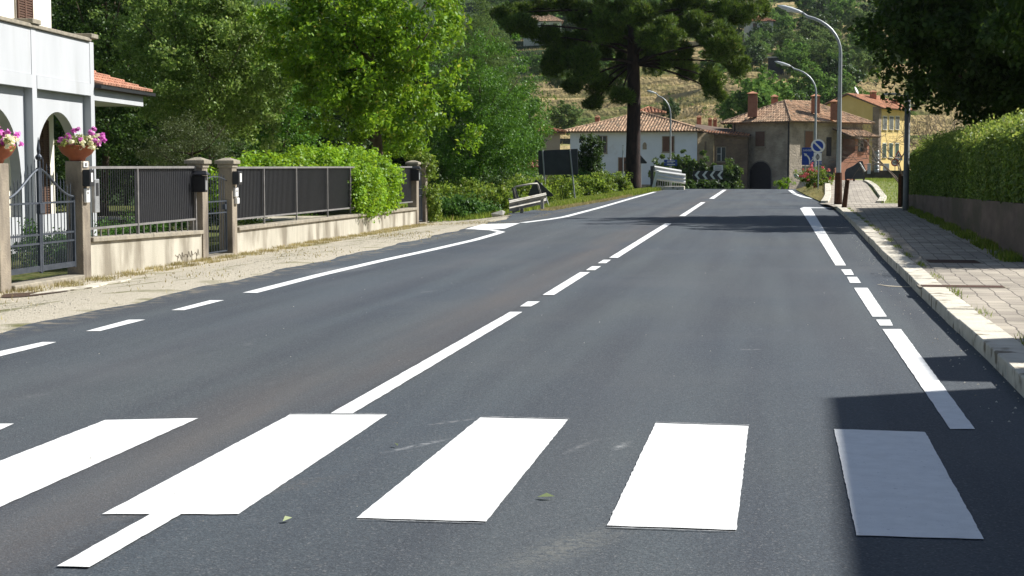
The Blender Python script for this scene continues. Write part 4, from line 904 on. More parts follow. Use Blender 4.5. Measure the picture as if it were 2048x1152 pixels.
# no-waiting sign
Y = 80.0; b = at(1636, 387, Y); t = thing('no_parking_sign', b, 'round blue sign with red-white rim and diagonal bar on a thin pole', 'traffic sign')
MB().cyl((b.x, Y, gz(b.x, Y)), (b.x, Y, zy(283, b)), .03, n=8).build('pole', M_grey, t); c = pxz(1636, 292, Y); r = .345
disc(MB(), c, r, Y - .05, Y - .035).build('rim', M_fwhite, t); disc(MB(), c, r * .74, Y - .056, Y - .0505).build('face', M_blue, t)
k = r * .72 * .7071; polyY(MB(), [(c[0] - k - .03, c[1] + k - .03), (c[0] - k + .03, c[1] + k + .03), (c[0] + k + .03, c[1] - k + .03), (c[0] + k - .03, c[1] - k - .03)], Y - .060, Y - .0565).build('diagonal_bar', M_fwhite, t)
pp = MB(); a0, a1 = pxz(1627.5, 306, Y), pxz(1643, 322, Y); polyY(pp, [a0, (a1[0], a0[1]), a1, (a0[0], a1[1])], Y - .05, Y - .04).build('arrow_plate', M_fwhite, t)
ar = MB(); cx = (a0[0] + a1[0]) / 2; cz = (a0[1] + a1[1]) / 2; ar_h = .16
for s_ in (-1, 1): polyY(ar, [(cx - .09, cz + s_ * .06), (cx + .09, cz + s_ * .06), (cx, cz + s_ * ar_h)], Y - .055, Y - .051)
polyY(ar, [(cx - .1, cz + .03), (cx + .1, cz + .03), (cx + .1, cz - .03), (cx - .1, cz - .03)], Y - .055, Y - .051).build('arrows', M_black, t)
# blue direction sign
Y = 100.0; b = at(1621, 382, Y); t = thing('direction_sign', b, 'blue direction sign with two white branching arrows behind the round sign', 'traffic sign')
for px in (1610, 1626): q = at(px, 382, Y); MB().cyl((q.x, Y + .03, gz(q.x, Y)), (q.x, Y + .03, zy(300, q)), .035, n=8).build('pole', M_grey, t)
A0, A1 = pxz(1604, 295, Y), pxz(1643, 330, Y); polyY(MB(), [A0, (A1[0], A0[1]), A1, (A0[0], A1[1])], Y - .04, Y - .01).build('panel', M_blue, t)
ar = MB(); fY = lambda l: [pxz(1604 + x, 295 + y, Y) for x, y in l]
polyY(ar, fY([(14, 34), (14, 25), (11, 19), (7, 15.5), (8.5, 14), (13, 17), (16, 22), (16.5, 27), (17, 34)]), Y - .048, Y - .041)
polyY(ar, fY([(3.5, 11), (10.5, 13), (6, 18)]), Y - .048, Y - .041)
polyY(ar, fY([(16.6, 28), (22, 21.5), (23.5, 23), (17, 30)]), Y - .0485, Y - .0415); polyY(ar, fY([(19.5, 20), (25.5, 18.5), (24.5, 25)]), Y - .0484, Y - .0414)
ar.build('arrows', M_fwhite, t)
q = at(1606, 302.5, Y); text_mesh('SANSEPOLCRO', .17, (q.x, Y - .043, q.z), M_fwhite, t); q = at(1622, 328, Y); text_mesh('AREZZO', .17, (q.x, Y - .043, q.z), M_fwhite, t)
q = at(1624, 316.5, Y); text_mesh('A 1', .2, (q.x, Y - .043, q.z), M_fwhite, t)
# yellow notice board under it
Y = 101.; A0, A1 = pxz(1604, 332, Y), pxz(1623, 345, Y); t = thing('notice_board', at(1612, 380, Y), 'small cream lettered board below the blue direction sign', 'sign')
polyY(MB(), [A0, (A1[0], A0[1]), A1, (A0[0], A1[1])], Y, Y + .03).build('board', srf('cream_board', (.55, .48, .30), (.5, .43, .27), 4, .8), t)
for i in range(3): m_ = MB(); z = A0[1] - .08 - i * .12; [m_.box((A0[0] + .04 + k * .09, Y - .008, z - .07), (A0[0] + .09 + k * .09, Y - .001, z)) for k in range(6)]; m_.build('letter_rows', M_rail, t)
for s_ in (A0[0] + .05, A1[0] - .08): MB().box((s_, Y + .031, gz(s_, Y)), (s_ + .05, Y + .07, A1[1] + .3)).build('post', M_grey, t)
# billboard back
Y = 69.; bp = thing('billboard', at(1120, 396, Y), 'dark back of a rectangular road sign on two grey posts', 'traffic sign')
A0, A1 = pxz(1076, 299, Y), pxz(1155, 349, Y); pn = MB(); q = [(A0[0], A0[1] - .05), (A1[0], A0[1] + .03), (A1[0] + .02, A1[1] + .0), (A0[0] + .02, A1[1] - .03)]
polyY(pn, q, Y + .03, Y + .06).build('panel', M_signback, bp)
for z in (.15, .85): MB().box((A0[0] + .05, Y + .005, A1[1] + z), (A1[0] - .05, Y + .029, A1[1] + z + .05)).build('stiffener', M_signback, bp)
for (xa, ya, xb, yb) in ((1085, 300, 1092, 392), (1140, 299, 1150, 397)):
    a, b = at(xa, ya, Y), at(xb, yb, Y); b.z -= .1; MB().cyl(a, b, .035, n=8).build('post', M_grey, bp)
# leaning triangle back
Y = 54.; t = thing('warning_sign', at(1098, 410, Y), 'dark back of a triangular sign leaning behind the broken guardrail', 'traffic sign')
polyY(MB(), [pxz(1070, 360, Y), pxz(1074, 360, Y), pxz(1107, 390, Y), pxz(1104, 393, Y), pxz(1057, 392, Y), pxz(1056, 389, Y)], Y, Y + .025).build('panel', M_signback, t)
MB().cyl(at(1082, 366, Y + .05), at(1097, 412, Y + .05), .03, n=8).build('post', M_grey, t)
# triangle back beside the pine
Y = 112.; t = thing('warning_sign', at(1281, 385, Y), 'dark back of a triangular sign just right of the pine trunk', 'traffic sign')
polyY(MB(), [pxz(1270, 300, Y), pxz(1272, 300, Y), pxz(1294, 325, Y), pxz(1293, 327, Y), pxz(1249, 327, Y), pxz(1248, 325, Y)], Y, Y + .025).build('panel', M_signback, t); MB().cyl(at(1282, 312, Y + .05), at(1282, 388, Y + .05), .035, n=8).build('post', M_grey, t)
# marker pole left of pine
Y = 90.; t = thing('marker_post', at(1246, 372, Y), 'thin pole with small white plate left of the pine trunk', 'post')
MB().cyl(at(1246, 290, Y), at(1246, 378, Y), .028, n=6).build('pole', M_grey, t); polyY(MB(), [pxz(1244, 292, Y), pxz(1248, 292, Y), pxz(1248, 301, Y), pxz(1244, 301, Y)], Y - .05, Y - .035).build('plate', M_fwhite, t)
# chevron sign + white plate above, small blue plate
Y = 140.; t = thing('chevron_sign', at(1415, 378, Y), 'black bend board with white chevrons pointing left below the fig bush', 'traffic sign')
A0, A1 = pxz(1386, 341.5, Y), pxz(1446, 359, Y); polyY(MB(), [A0, (A1[0], A0[1]), A1, (A0[0], A1[1])], Y, Y + .04).build('board', M_black, t); ch = MB()
for k in range(4):
    x = 1389 + k * 15.2; polyY(ch, [pxz(x, 350.2, Y), pxz(x + 7, 342, Y), pxz(x + 11.5, 342, Y), pxz(x + 5.5, 350.2, Y), pxz(x + 11.5, 358.5, Y), pxz(x + 7, 358.5, Y)], Y - .01, Y - .001)
ch.build('chevrons', M_fwhite, t)
for px in (1395, 1437): MB().cyl(at(px, 345, Y + .07), at(px, 380, Y + .07), .04, n=6).build('post', M_grey, t)
t = thing('name_board', at(1437, 345, 139), 'white lettered board standing just above the chevrons', 'sign'); Y = 141.
polyY(MB(), [pxz(1427, 331, Y), pxz(1446, 330, Y), pxz(1446, 341, Y), pxz(1427, 341, Y)], Y, Y + .03).build('board', M_fwhite, t); m_ = MB()
for i in range(3): z0 = pxz(1429, 333 + i * 2.6, Y); m_.box((z0[0], Y - .006, z0[1] - .045), (z0[0] + .62, Y - .001, z0[1]))
m_.build('letter_rows', M_rail, t)
MB().cyl(at(1437, 332, Y + .06), at(1437, 380, Y + .06), .03, n=6).build('post', M_grey, t)
Y = 118.; t = thing('direction_sign', at(1342, 375, Y), 'small blue two-row direction plate above the twisted guardrail', 'traffic sign'); m_ = MB()
for i in range(2): polyY(m_, [pxz(1328, 319.5 + i * 6.5, Y), pxz(1354, 319.5 + i * 6.5, Y), pxz(1354, 325 + i * 6.5, Y), pxz(1328, 325 + i * 6.5, Y)], Y, Y + .03)
m_.build('panel', M_blue, t); m_ = MB()
for i in range(2): polyY(m_, [pxz(1334, 321.5 + i * 6.5, Y), pxz(1350, 321.5 + i * 6.5, Y), pxz(1350, 323.3 + i * 6.5, Y), pxz(1334, 323.3 + i * 6.5, Y)], Y - .006, Y - .001)
m_.build('letter_rows', M_fwhite, t); MB().cyl(at(1342, 320, Y + .06), at(1342, 388, Y + .06), .035, n=6).build('post', M_grey, t)
# right-hand signs before the yellow house
Y = 130.; t = thing('warning_sign', at(1797, 355, Y), 'red triangle warning sign with text plate before the yellow house', 'traffic sign')
q = [pxz(1797, 300, Y), pxz(1805, 315, Y), pxz(1789, 315, Y)]; polyY(MB(), q, Y, Y + .03).build('border', M_red, t)
q = [pxz(1797, 304, Y), pxz(1802, 313.5, Y), pxz(1792, 313.5, Y)]; polyY(MB(), q, Y - .008, Y - .001).build('face', M_fwhite, t)
polyY(MB(), [pxz(1795, 312.5, Y), pxz(1797, 308, Y), pxz(1799, 312.5, Y)], Y - .014, Y - .009).build('symbol', M_black, t)
polyY(MB(), [pxz(1789, 316, Y), pxz(1805, 316, Y), pxz(1805, 321, Y), pxz(1789, 321, Y)], Y, Y + .03).build('text_plate', M_fwhite, t)
MB().cyl(at(1797, 303, Y + .06), at(1797, 358, Y + .06), .035, n=6).build('post', M_grey, t)
t = thing('restriction_sign', at(1790, 358, Y - 4), 'small round red-rimmed sign below the triangle sign', 'traffic sign'); Y = 126.
c = pxz(1790, 325, Y); disc(MB(), c, .30, Y, Y + .02).build('rim', M_red, t); disc(MB(), c, .21, Y - .006, Y - .001).build('face', M_fwhite, t); polyY(MB(), [(c[0] - .12, c[1] - .06), (c[0] + .12, c[1] - .06), (c[0] + .12, c[1] + .06), (c[0] - .12, c[1] + .06)], Y - .012, Y - .007).build('symbol', M_black, t)
MB().cyl(at(1790, 320, Y + .05), at(1790, 360, Y + .05), .03, n=6).build('post', M_grey, t)

# ------------------------------------------------------------ guardrails
def wave(mb, p0, p1, h, amp, off, nw=2, m=12):
    """corrugated beam between two points; h height, waves bulge along off"""
    p0, p1 = Vector(p0), Vector(p1); off = Vector(off).normalized(); vs = []; K = 6 * nw
    for i in range(m + 1):
        p = p0.lerp(p1, i / m)
        for k in range(K + 1):
            z = h * (k / K - .5); o_ = amp * (.5 - .5 * math.cos(2 * math.pi * nw * k / K)); vs.append(p + Vector((0, 0, z)) + off * o_)
    for i in range(m + 1):
        p = p0.lerp(p1, i / m)
        for k in range(K + 1):
            z = h * (k / K - .5); o_ = amp * (.5 - .5 * math.cos(2 * math.pi * nw * k / K)) - .012; vs.append(p + Vector((0, 0, z)) + off * o_)
    W = K + 1; T = (m + 1) * W; fs = [(i * W + k, i * W + k + 1, (i + 1) * W + k + 1, (i + 1) * W + k) for i in range(m) for k in range(K)]
    fs += [(T + a, T + d_, T + c_, T + b_) for a, b_, c_, d_ in fs]
    fs += [(k, k + 1, T + k + 1, T + k) for k in range(K)] + [(m * W + k, m * W + k + 1, T + m * W + k + 1, T + m * W + k) for k in range(K)]
    fs += [(i * W, (i + 1) * W, T + (i + 1) * W, T + i * W) for i in range(m)] + [(i * W + K, (i + 1) * W + K, T + (i + 1) * W + K, T + i * W + K) for i in range(m)]
    mb.add(vs, fs)
Y = 47.; t = thing('broken_guardrail', at(1050, 425, Y), 'short bent pale guardrail stub with tubular top frame on the left verge', 'guardrail')
m_ = MB(); wave(m_, at(1018, 412, Y - .2), at(1092, 396, Y + .8), .33, .09, (.3, -1, .15)); m_.build('beam', M_railg, t, smooth=False)
MB().tube([at(1034, 400, Y + .2), at(1028, 375, Y + .2), at(1031, 373.5, Y + .2), at(1060, 368, Y + .5), at(1074, 367, Y + .7), at(1076, 370, Y + .7), at(1082, 390, Y + .8)], .028, 8).build('top_tube', M_railg, t, smooth=True)
MB().slab([at(1023, 376, Y + .25), at(1030, 374, Y + .25), at(1038, 397, Y + .25), at(1028, 400, Y + .25)], (0, .06, 0)).build('post', M_signback, t)
m_ = MB(); q = [at(1016, 397, Y), at(1034, 398, Y), at(1040, 420, Y), at(1025, 427, Y), at(1020, 410, Y)]; m_.slab(q, (0, .08, 0)); m_.build('end_plate', srf('dull_steel', (.22, .22, .21), (.15, .15, .145), 8, .6, metal=.3), t)
for px, ya, yb in ((1043, 408, 430), (1084, 398, 418)): MB().slab([at(px - 3, ya, Y + .3), at(px + 3, ya, Y + .3), at(px + 3, yb, Y + .3), at(px - 3, yb, Y + .3)], (0, .1, 0)).build('post', M_railg, t)
t = MB().slab([at(982, 427, 46), at(1004, 420, 46.2), at(1010, 423, 46.2), at(1006, 430, 46), at(984, 433, 46)], (0, .10, -.02)).build('fallen_rail', M_railg); tag(t, 'broken guardrail piece lying in the grass left of the stub', 'guardrail')
Y = 95.; t = thing('bridge_guardrail', at(1336, 379, Y), 'twisted white guardrails at the bridge start right of the pine', 'guardrail')
m_ = MB(); wave(m_, at(1309, 337, Y + .5), at(1363, 346, Y + .9), .36, .10, (.1, -1, 0), 2, 10); m_.build('upper_beam', M_white, t)
m_ = MB(); wave(m_, at(1313, 350, Y), at(1371, 358, Y + .4), .62, .11, (.1, -1, 0), 3, 10); m_.build('lower_beam', M_white, t)
MB().slab([at(1303, 378, Y - .1), at(1309, 378, Y - .1), at(1318, 342, Y - .1), at(1312, 341, Y - .1)], (0, .06, 0)).build('slanted_end', M_white, t)
m_ = MB()
for i in range(11): p = at(1316 + i * 4.6, 362, Y + .3); m_.cyl(p, (p.x, p.y, gz(p.x, p.y) + .1), .018, n=6)
m_.build('parapet_bars', M_grey, t)
MB().box((at(1301, 330, Y + .8).x, Y + .8, gz(-7, 96)), (at(1307, 330, Y + .8).x, Y + .9, zy(332, at(1304, 340, Y)))).build('post', M_signback, t)
kbp = MB(); a, b = at(1312, 379, Y - .1), at(1369, 379, Y - .1); kbp.box((a.x, Y - .25, -.1), (b.x, Y + .35, .22)); t2 = kbp.build('concrete_plinth', M_kerb, bev=.03); tag(t2, 'pale concrete plinth beneath the twisted white guardrails', 'plinth')

# ------------------------------------------------------------ houses beyond the crest
class Fr:
    def __init__(s, o, ang): s.o = Vector((o[0], o[1], 0)); s.a = Vector((math.cos(ang), math.sin(ang), 0)); s.n = Vector((math.sin(ang), -math.cos(ang), 0))   # a: to the right, n: towards the viewer
    def p(s, u, v, z): q = s.o + s.a * u + s.n * v; return Vector((q.x, q.y, z))
    def box(s, mb, u0, u1, v0, v1, z0, z1):
        q = [s.p(u0, v0, 0), s.p(u1, v0, 0), s.p(u1, v1, 0), s.p(u0, v1, 0)]; return mb.hexa([(a.x, a.y) for a in q], z0, z1)
def window(F, parent, u, z0, z1, wd, shut=True, m=None, v=0, surround=M_cope):
    f = MB(); F.box(f, u - wd / 2 - .1, u + wd / 2 + .1, v + .001, v + .05, z0 - .08, z1 + .08); fo = f.build('window', surround, parent)
    s_ = MB(); F.box(s_, u - wd / 2, u + wd / 2, v + .051, v + .075, z0, z1); s_.build('shutters' if shut else 'pane', m or (M_brownsh if shut else M_glass), fo)
    if not shut: s2 = MB(); F.box(s2, u - .03, u + .03, v + .0755, v + .10, z0, z1); F.box(s2, u - wd / 2, u - .031, v + .0755, v + .10, (z0 + z1) / 2, (z0 + z1) / 2 + .05); s2.build('glazing_bars', M_white, fo)
    g2 = MB(); F.box(g2, u - wd / 2 - .15, u + wd / 2 + .15, v + .051, v + .14, z0 - .16, z0 - .081); g2.build('sill', M_cope, fo); return fo
def chimney(parent, c, w_, z0, z1, m=None):
    b = MB().box((c[0] - w_ / 2, c[1] - w_ / 2, z0), (c[0] + w_ / 2, c[1] + w_ / 2, z1)); ch_ = b.build('chimney', m or M_brick, parent)
    k = MB()
    for sx_ in (-1, 1):
        for sy_ in (-1, 1): k.box((c[0] + sx_ * w_ * .4 - .06, c[1] + sy_ * w_ * .4 - .06, z1), (c[0] + sx_ * w_ * .4 + .06, c[1] + sy_ * w_ * .4 + .06, z1 + .25))
    k.box((c[0] - w_ * .25, c[1] - w_ * .25, z1), (c[0] + w_ * .25, c[1] + w_ * .25, z1 + .2)); k.build('chimney_pot', M_brick, ch_)
    a = w_ * .62; MB().hexa([(c[0] - a, c[1] - a), (c[0] + a, c[1] - a), (c[0] + a, c[1] + a), (c[0] - a, c[1] + a)], z1 + .251, z1 + .5, [(c[0] - .05, c[1] - .05), (c[0] + .05, c[1] - .05), (c[0] + .05, c[1] + .05), (c[0] - .05, c[1] + .05)]).build('chimney_cap', M_tile2, ch_)
def hip(F, u0, u1, v0, v1, ze, rise, m, parent, ridge_along_v=True, sp=.3, depth_cut=None):
    """hip roof over the rectangle; v1 = front (towards the viewer)"""
    wU, wV = u1 - u0, v1 - v0; h = min(wU, wV) / 2
    c = [F.p(u0, v1, ze), F.p(u1, v1, ze), F.p(u1, v0, ze), F.p(u0, v0, ze)]
    if ridge_along_v: a, b = F.p((u0 + u1) / 2, v1 - wU / 2, ze + rise), F.p((u0 + u1) / 2, v0 + wU / 2, ze + rise); pl = [[c[0], c[1], a], [c[1], c[2], b, a], [c[2], c[3], b], [c[3], c[0], a, b]]
    else: a, b = F.p(u0 + wV / 2, (v0 + v1) / 2, ze + rise), F.p(u1 - wV / 2, (v0 + v1) / 2, ze + rise); pl = [[c[0], c[1], b, a], [c[1], c[2], b], [c[2], c[3], a, b], [c[3], c[0], a]]
    ro = MB(); ro.add([*c, a, b], [(3, 2, 1, 0)]); rf = ro.build('roof', M_soff, parent)
    for q in pl[:2] + pl[3:]: tiled('roof_tiles', q, m, rf, sp, .45, sp * .40, True)
    rd = MB()
    for s0, s1 in ((c[0], a), (c[1], a), (a, b), (c[1], b)) if not ridge_along_v else ((c[0], a), (c[1], a), (a, b), (c[2], b)):
        n = int((s1 - s0).length / .4)
        for i in range(n): rd.cyl(s0.lerp(s1, i / n) + Vector((0, 0, .07)), s0.lerp(s1, (i + 1.1) / n) + Vector((0, 0, .05)), .13, .11, 7)
    rd.build('ridge_tiles', m, rf); return rf
ZB = -1.3
# stone house
K = at(1578, 378, 170); F2 = Fr((K.x, K.y), R(-39.7)); M_stone = stonewall('grey_stone', (.42, .355, .265), (.29, .245, .185), (.38, .325, .25), 1, .22, .45)
ah = thing('stone_house', (K.x, K.y, ZB), 'grey-brown stone house with arched garage door beyond the crest', 'house')
ez = zy(243, K)
w_ = MB(); F2.box(w_, -8, 0, -12.6, 0, ZB - .5, ez + .05); w_.build('wall', M_stone, ah)
hip(F2, -8.9, .9, -13.5, .9, ez, 2.35, M_tile, ah, True, .33)
window(F2, ah, -4.0, zy(292, K), zy(262, K), 1.25)
def arch_door(F, parent, u, z0, wd, ht, m):
    pts = [(u - wd / 2, z0), (u + wd / 2, z0)]; sp_ = z0 + ht - wd * .42
    for k in range(13): th = k / 12 * math.pi; pts.append((u + wd / 2 * math.cos(th), sp_ + wd * .42 * math.sin(th)))
    mb = MB(); vs = [F.p(a, .03, b) for a, b in pts]; mb.slab(vs, -F.n * .03); fo = None
    fr_ = [(u - wd / 2 - .14, z0), (u + wd / 2 + .14, z0)] + [(u + (wd / 2 + .14) * math.cos(k / 12 * math.pi), sp_ + (wd * .42 + .14) * math.sin(k / 12 * math.pi)) for k in range(13)]
    m2 = MB(); m2.slab([F.p(a, .025, b) for a, b in fr_], -F.n * .02); fo = m2.build('garage_door', M_stone2, parent); mb.build('door_leaf', m, fo)
M_stone2 = srf('arch_stone', (.22, .20, .17), (.17, .15, .13), 3, .95)
arch_door(F2, ah, -3.9, ZB + .0, 2.9, zy(323, K) - ZB, srf('recess_dark_door', (.018, .017, .02), (.025, .023, .026), 3, .8))  # flat garage door leaf, near-black to paint the shade of a recess
for u in (-7.6, -.12): m_ = MB(); q = F2.p(u, .08, 0); m_.cyl((q.x, q.y, ZB), (q.x, q.y, ez), .06, n=6); m_.build('downpipe', M_iron, ah)
F3 = Fr((K.x, K.y), R(50.3))        # right facade, u runs away to the right
def uat(F, px):                    # u on facade whose picture column is px
    lo, hi = -40, 40
    for _ in range(60):
        mid = (lo + hi) / 2; q = F.p(mid, 0, 0) - EYE; c = 1024 + FPX * q.dot(rt) / q.dot(fw)
        if c < px: lo = mid
        else: hi = mid
    return (lo + hi) / 2
Kr = F3.p(5, 0, 0)
window(F3, ah, uat(F3, 1616), zy(297, Kr), zy(263, Kr), 1.25, m=srf('tan_shutter', (.20, .10, .055), (.16, .08, .045), 4, .8))
m_ = MB(); F3.box(m_, uat(F3, 1652), uat(F3, 1661), .001, .06, zy(312, Kr), zy(274, Kr)); m_.build('upper_door', M_iron, ah)
ua, ub = uat(F3, 1684), uat(F3, 1712); M_orange = srf('orange_plaster', (.40, .19, .125), (.34, .16, .10), 2, .95)
m_ = MB(); F3.box(m_, ua, ub, .0, 1.7, ZB, zy(342, Kr)); m_.build('loggia_base', M_stone, ah)
m_ = MB(); F3.box(m_, ua, ub, .002, 1.7, zy(341.9, Kr), zy(303, Kr)); F3.box(m_, ua, ua + .5, .002, 1.7, zy(302.9, Kr), zy(277, Kr)); F3.box(m_, ub - .4, ub, .002, 1.7, zy(302.9, Kr), zy(277, Kr)); F3.box(m_, ua + .51, ub - .41, .002, 1.2, zy(302.9, Kr), zy(277, Kr)); m_.build('loggia', M_orange, ah)
F3b = Fr(F3.p(0, 1.21, 0), R(50.3)); window(F3b, ah, (ua + ub) / 2 + .1, zy(302, Kr), zy(280, Kr), 1.3, False)
tiled('porch_roof', [F3.p(ua - 1.8, 2.5, zy(273, Kr)), F3.p(ub + .9, 2.5, zy(273, Kr)), F3.p(ub + .5, .0, zy(256, Kr)), F3.p(ua - 1.8, .0, zy(256, Kr))], M_tile, ah, .33, .45, .13)
m_ = MB(); q = [F3.p(ua - .05, 1.8, zy(342, Kr)), F3.p(ua - .05, 1.8, zy(300, Kr)), F3.p(ua - 3.8, 1.8, zy(338, Kr)), F3.p(ua - 4.2, 1.8, ZB), F3.p(ua, 1.8, ZB)]; m_.slab([q[1], q[2], q[3], q[4]], F3.n * .2); m_.build('stair_parapet', M_orange, ah)
for px, py0, py1, Yc, wd in ((1505, 222, 190, 173, 1.0), (1549, 212, 196, 178, .75), (1631, 214, 195, 174, .9), (1668, 228, 206, 174, .75)):
    c = at(px, py0, Yc); chimney(ah, (c.x, c.y), wd, zy(py0 + 12, c), zy(py1 + 2, c))
# white house
WY = 172.; wc = at(1140, 378, WY); wd = at(1393, 378, WY); F4 = Fr((wc.x, wc.y), R(-4)); W4 = (wd - wc).length + .1
wh = thing('white_house', (wc.x + 6, WY, ZB), 'pale blue-white two-storey house with hipped tile roof behind the pine', 'house'); ez = zy(263, at(1300, 300, WY))
M_wblue = srf('pale_blue_plaster', (.66, .74, .82), (.60, .68, .76), .8, .95, c3=(.46, .49, .52), s3=.6, t3=(.6, .75))
m_ = MB(); F4.box(m_, 0, W4, -13, 0, ZB - .5, ez + .02); m_.build('wall', M_wblue, wh)
m_ = MB(); F4.box(m_, -.005, W4 + .005, .001, .02, ZB, ZB + .7); m_.build('plinth', M_grey2 if 'M_grey2' in globals() else M_cope, wh)
hip(F4, -.75, W4 + .75, -14, .75, ez, 2.25, M_tile, wh, True, .33)
for px, y0, y1, wdt, sh_ in ((1205, 305, 273, .85, False), (1336, 303, 274, 1.15, True), (1246, 343, 316, .9, True)):
    window(F4, wh, uat(F4, px), zy(y0, at(px, 300, WY)), zy(y1, at(px, 300, WY)), wdt, sh_)
m_ = MB(); u = uat(F4, 1289); zz = zy(299, at(1289, 300, WY)); m_.slab([F4.p(u + a, .04, zz + b) for a, b in [(-.22, 0), (.22, 0), (.22, .5), (.15, .7), (0, .78), (-.15, .7), (-.22, .5)]], -F4.n * .03); m_.build('niche', M_cope, wh)
for px, py0, py1, Yc, wd_ in ((1195, 245, 236, 178, .5), (1398, 252, 236, 182, .5), (1420, 256, 240, 183, .4), (1430, 258, 240, 184, .4)):
    c = at(px, py0, Yc); chimney(wh, (c.x, c.y), wd_, zy(py0 + 10, c), zy(py1 + 3, c))
# brown annex to its right
Fa = Fr((F4.p(W4, 0, 0).x + .05, F4.p(W4, 0, 0).y), R(40)); Fb_o = Fa.p(2.2, 0, 0); ax_ = thing('annex_house', (Fb_o.x, Fb_o.y, ZB), 'brown stone annex with sloping tile roof between white house and stone house', 'house')
M_sunlit_stone = stonewall('sunlit_ochre_stone', (.42, .33, .20), (.28, .22, .13), (.36, .29, .19), 1, .2, .35); M_bst = stonewall('brown_stone', (.23, .165, .105), (.15, .11, .075), (.19, .145, .10), 1, .2, .4)  # paler ochre paints the sunlit patch of the annex wall
m_ = MB(); Fa.box(m_, 0, 2.2, -2.5, 0, ZB, zy(266, Fb_o)); m_.build('side_wall', M_sunlit_stone, ax_)
m_ = MB(); Fa.box(m_, .95, 1.15, .001, .06, zy(304, Fb_o), zy(283, Fb_o)); m_.build('niche_pipes', M_bst, ax_)
Fb = Fr((Fb_o.x + .02, Fb_o.y), R(-3)); m_ = MB(); Fb.box(m_, 0, 3.6, -4, 0, ZB, zy(270, Fb_o)); m_.build('wall', M_bst, ax_); window(Fb, ax_, uat(Fb, 1442), zy(322, Fb_o), zy(295, Fb_o), .85, False)
tiled('roof', [Fb.p(-2.4, .6, zy(262, Fb_o)), Fb.p(3.9, .6, zy(273, Fb_o)), Fb.p(3.9, -4.4, zy(262, Fb_o)), Fb.p(-2.4, -4.4, zy(246, Fb_o))], M_tile2, ax_, .3, .45, .12)
# yellow house
yk = at(1755, 370, 205); F5 = Fr((yk.x, yk.y), R(-28)); F6 = Fr((yk.x, yk.y), R(62)); yh = thing('yellow_house', (yk.x, yk.y, ZB), 'yellow two-storey house with red gable roof on the right', 'house')
M_yel = srf('yellow_plaster', (.66, .52, .22), (.60, .46, .18), 1, .95); M_yel2 = srf('bright_yellow_plaster', (.72, .54, .22), (.66, .49, .2), 1, .95)
eL, eR = zy(217, yk), zy(212, yk); ap = zy(190, at(1700, 300, 208))
gwid = 8.4
m_ = MB(); m_.slab([F5.p(-gwid, 0, ZB), F5.p(0, 0, ZB), F5.p(0, 0, eR), F5.p(-gwid / 2, 0, ap), F5.p(-gwid, 0, eR - .1)], -F5.n * 9); m_.build('wall', M_yel, yh)
m_ = MB(); F6.box(m_, .05, 8.9, .002, .03, ZB, zy(267, yk)); m_.build('ground_floor_render', M_yel2, yh)
m_ = MB(); F6.box(m_, -.05, .7, .003, .06, ZB, eR - .1); F5.box(m_, -.8, .0, .003, .05, ZB, eR - .1); m_.build('corner_stones', stonewall('quoin_stone', (.30, .24, .19), (.2, .16, .13), (.24, .2, .16), 1, .3, .6), yh)
rA = F5.p(-gwid / 2, .5, ap + .12); rB = F5.p(-gwid / 2, -9.5, ap + .12)
tiled('roof', [F5.p(.8, .5, eR - .3), F5.p(.8, -9.5, eR - .3), rB, rA], M_tile2, yh, .33, .45, .13); tiled('roof', [F5.p(-gwid - .8, -9.5, eR - .4), F5.p(-gwid - .8, .5, eR - .4), rA, rB], M_tile2, yh, .33, .45, .13)
for k, px in enumerate((1767, 1780, 1792)):
    u = uat(F6, px); q = F6.p(u, 0, 0); window(F6, yh, u, zy(258, q), zy(233, q), 1.1, m=srf('grey_shutter', (.12, .13, .12), (.09, .10, .09), 4, .8), v=.03, surround=M_cream); window(F6, yh, u, zy(314, q), zy(287, q), 1.0, m=srf('green_shutter', (.03, .06, .04), (.02, .05, .03), 4, .8), v=.03, surround=M_cream)
c = at(1746, 205, 210); chimney(yh, (c.x, c.y), .8, zy(212, c), zy(188, c)); c = at(1789, 212, 212); chimney(yh, (c.x, c.y), .7, zy(222, c), zy(205, c))
# satellite dish
c = at(1711, 182, 206); t = thing('satellite_dish', (c.x, c.y, c.z - .6), 'white satellite dish on the yellow house ridge', 'satellite dish')
MB().cyl((c.x + .1, c.y + .1, c.z - 1.0), (c.x, c.y, c.z), .03, n=6).build('mast', M_grey, t); d_ = MB(); d_.lathe((0, 0, 0), [(.02, 0), (.3, .05), (.52, .16), (.53, .17), (.3, .07), (.02, .02)], 18); o = d_.build('dish', M_fwhite, t, smooth=True)
o.data.transform(Matrix.Translation(c) @ Matrix.Rotation(R(65), 4, Vector((.3, 1, 0)).normalized()))
# small things: house behind, low roofs, hill houses
def small_house(px, yb, yeave, ytop, Y, wpx, dep, wallm, tilem, label, ang=10, gable=False, base=None):
    c = at(px, yb, Y); wdm = wpx * Y / 3160; F = Fr((c.x - wdm / 2, c.y), R(ang)); z0 = min(c.z, gz(c.x, c.y)) - 1; ze, zt_ = zy(yeave, c), zy(ytop, c)
    t = thing('hill_house' if Y > 230 else 'small_house', (c.x, c.y, z0), label, 'house'); m_ = MB(); F.box(m_, 0, wdm, -dep, 0, z0, ze); m_.build('wall', wallm, t); hip(F, -.5, wdm + .5, -dep - .5, .5, ze, zt_ - ze, tilem, t, wdm < dep, .4)
    if ze - c.z > 1.8:
        for k in range(max(1, int(wdm / 3))): window(F, t, wdm * (k + .5) / max(1, int(wdm / 3)), ze - 1.9, ze - .6, .9, k % 2 == 0)
    return t
small_house(1085, 300, 264, 254, 150, 70, 6, srf('pinkish_plaster', (.45, .36, .30), (.4, .32, .26), 1, .95), M_tile2, 'pinkish house half hidden behind the billboard')
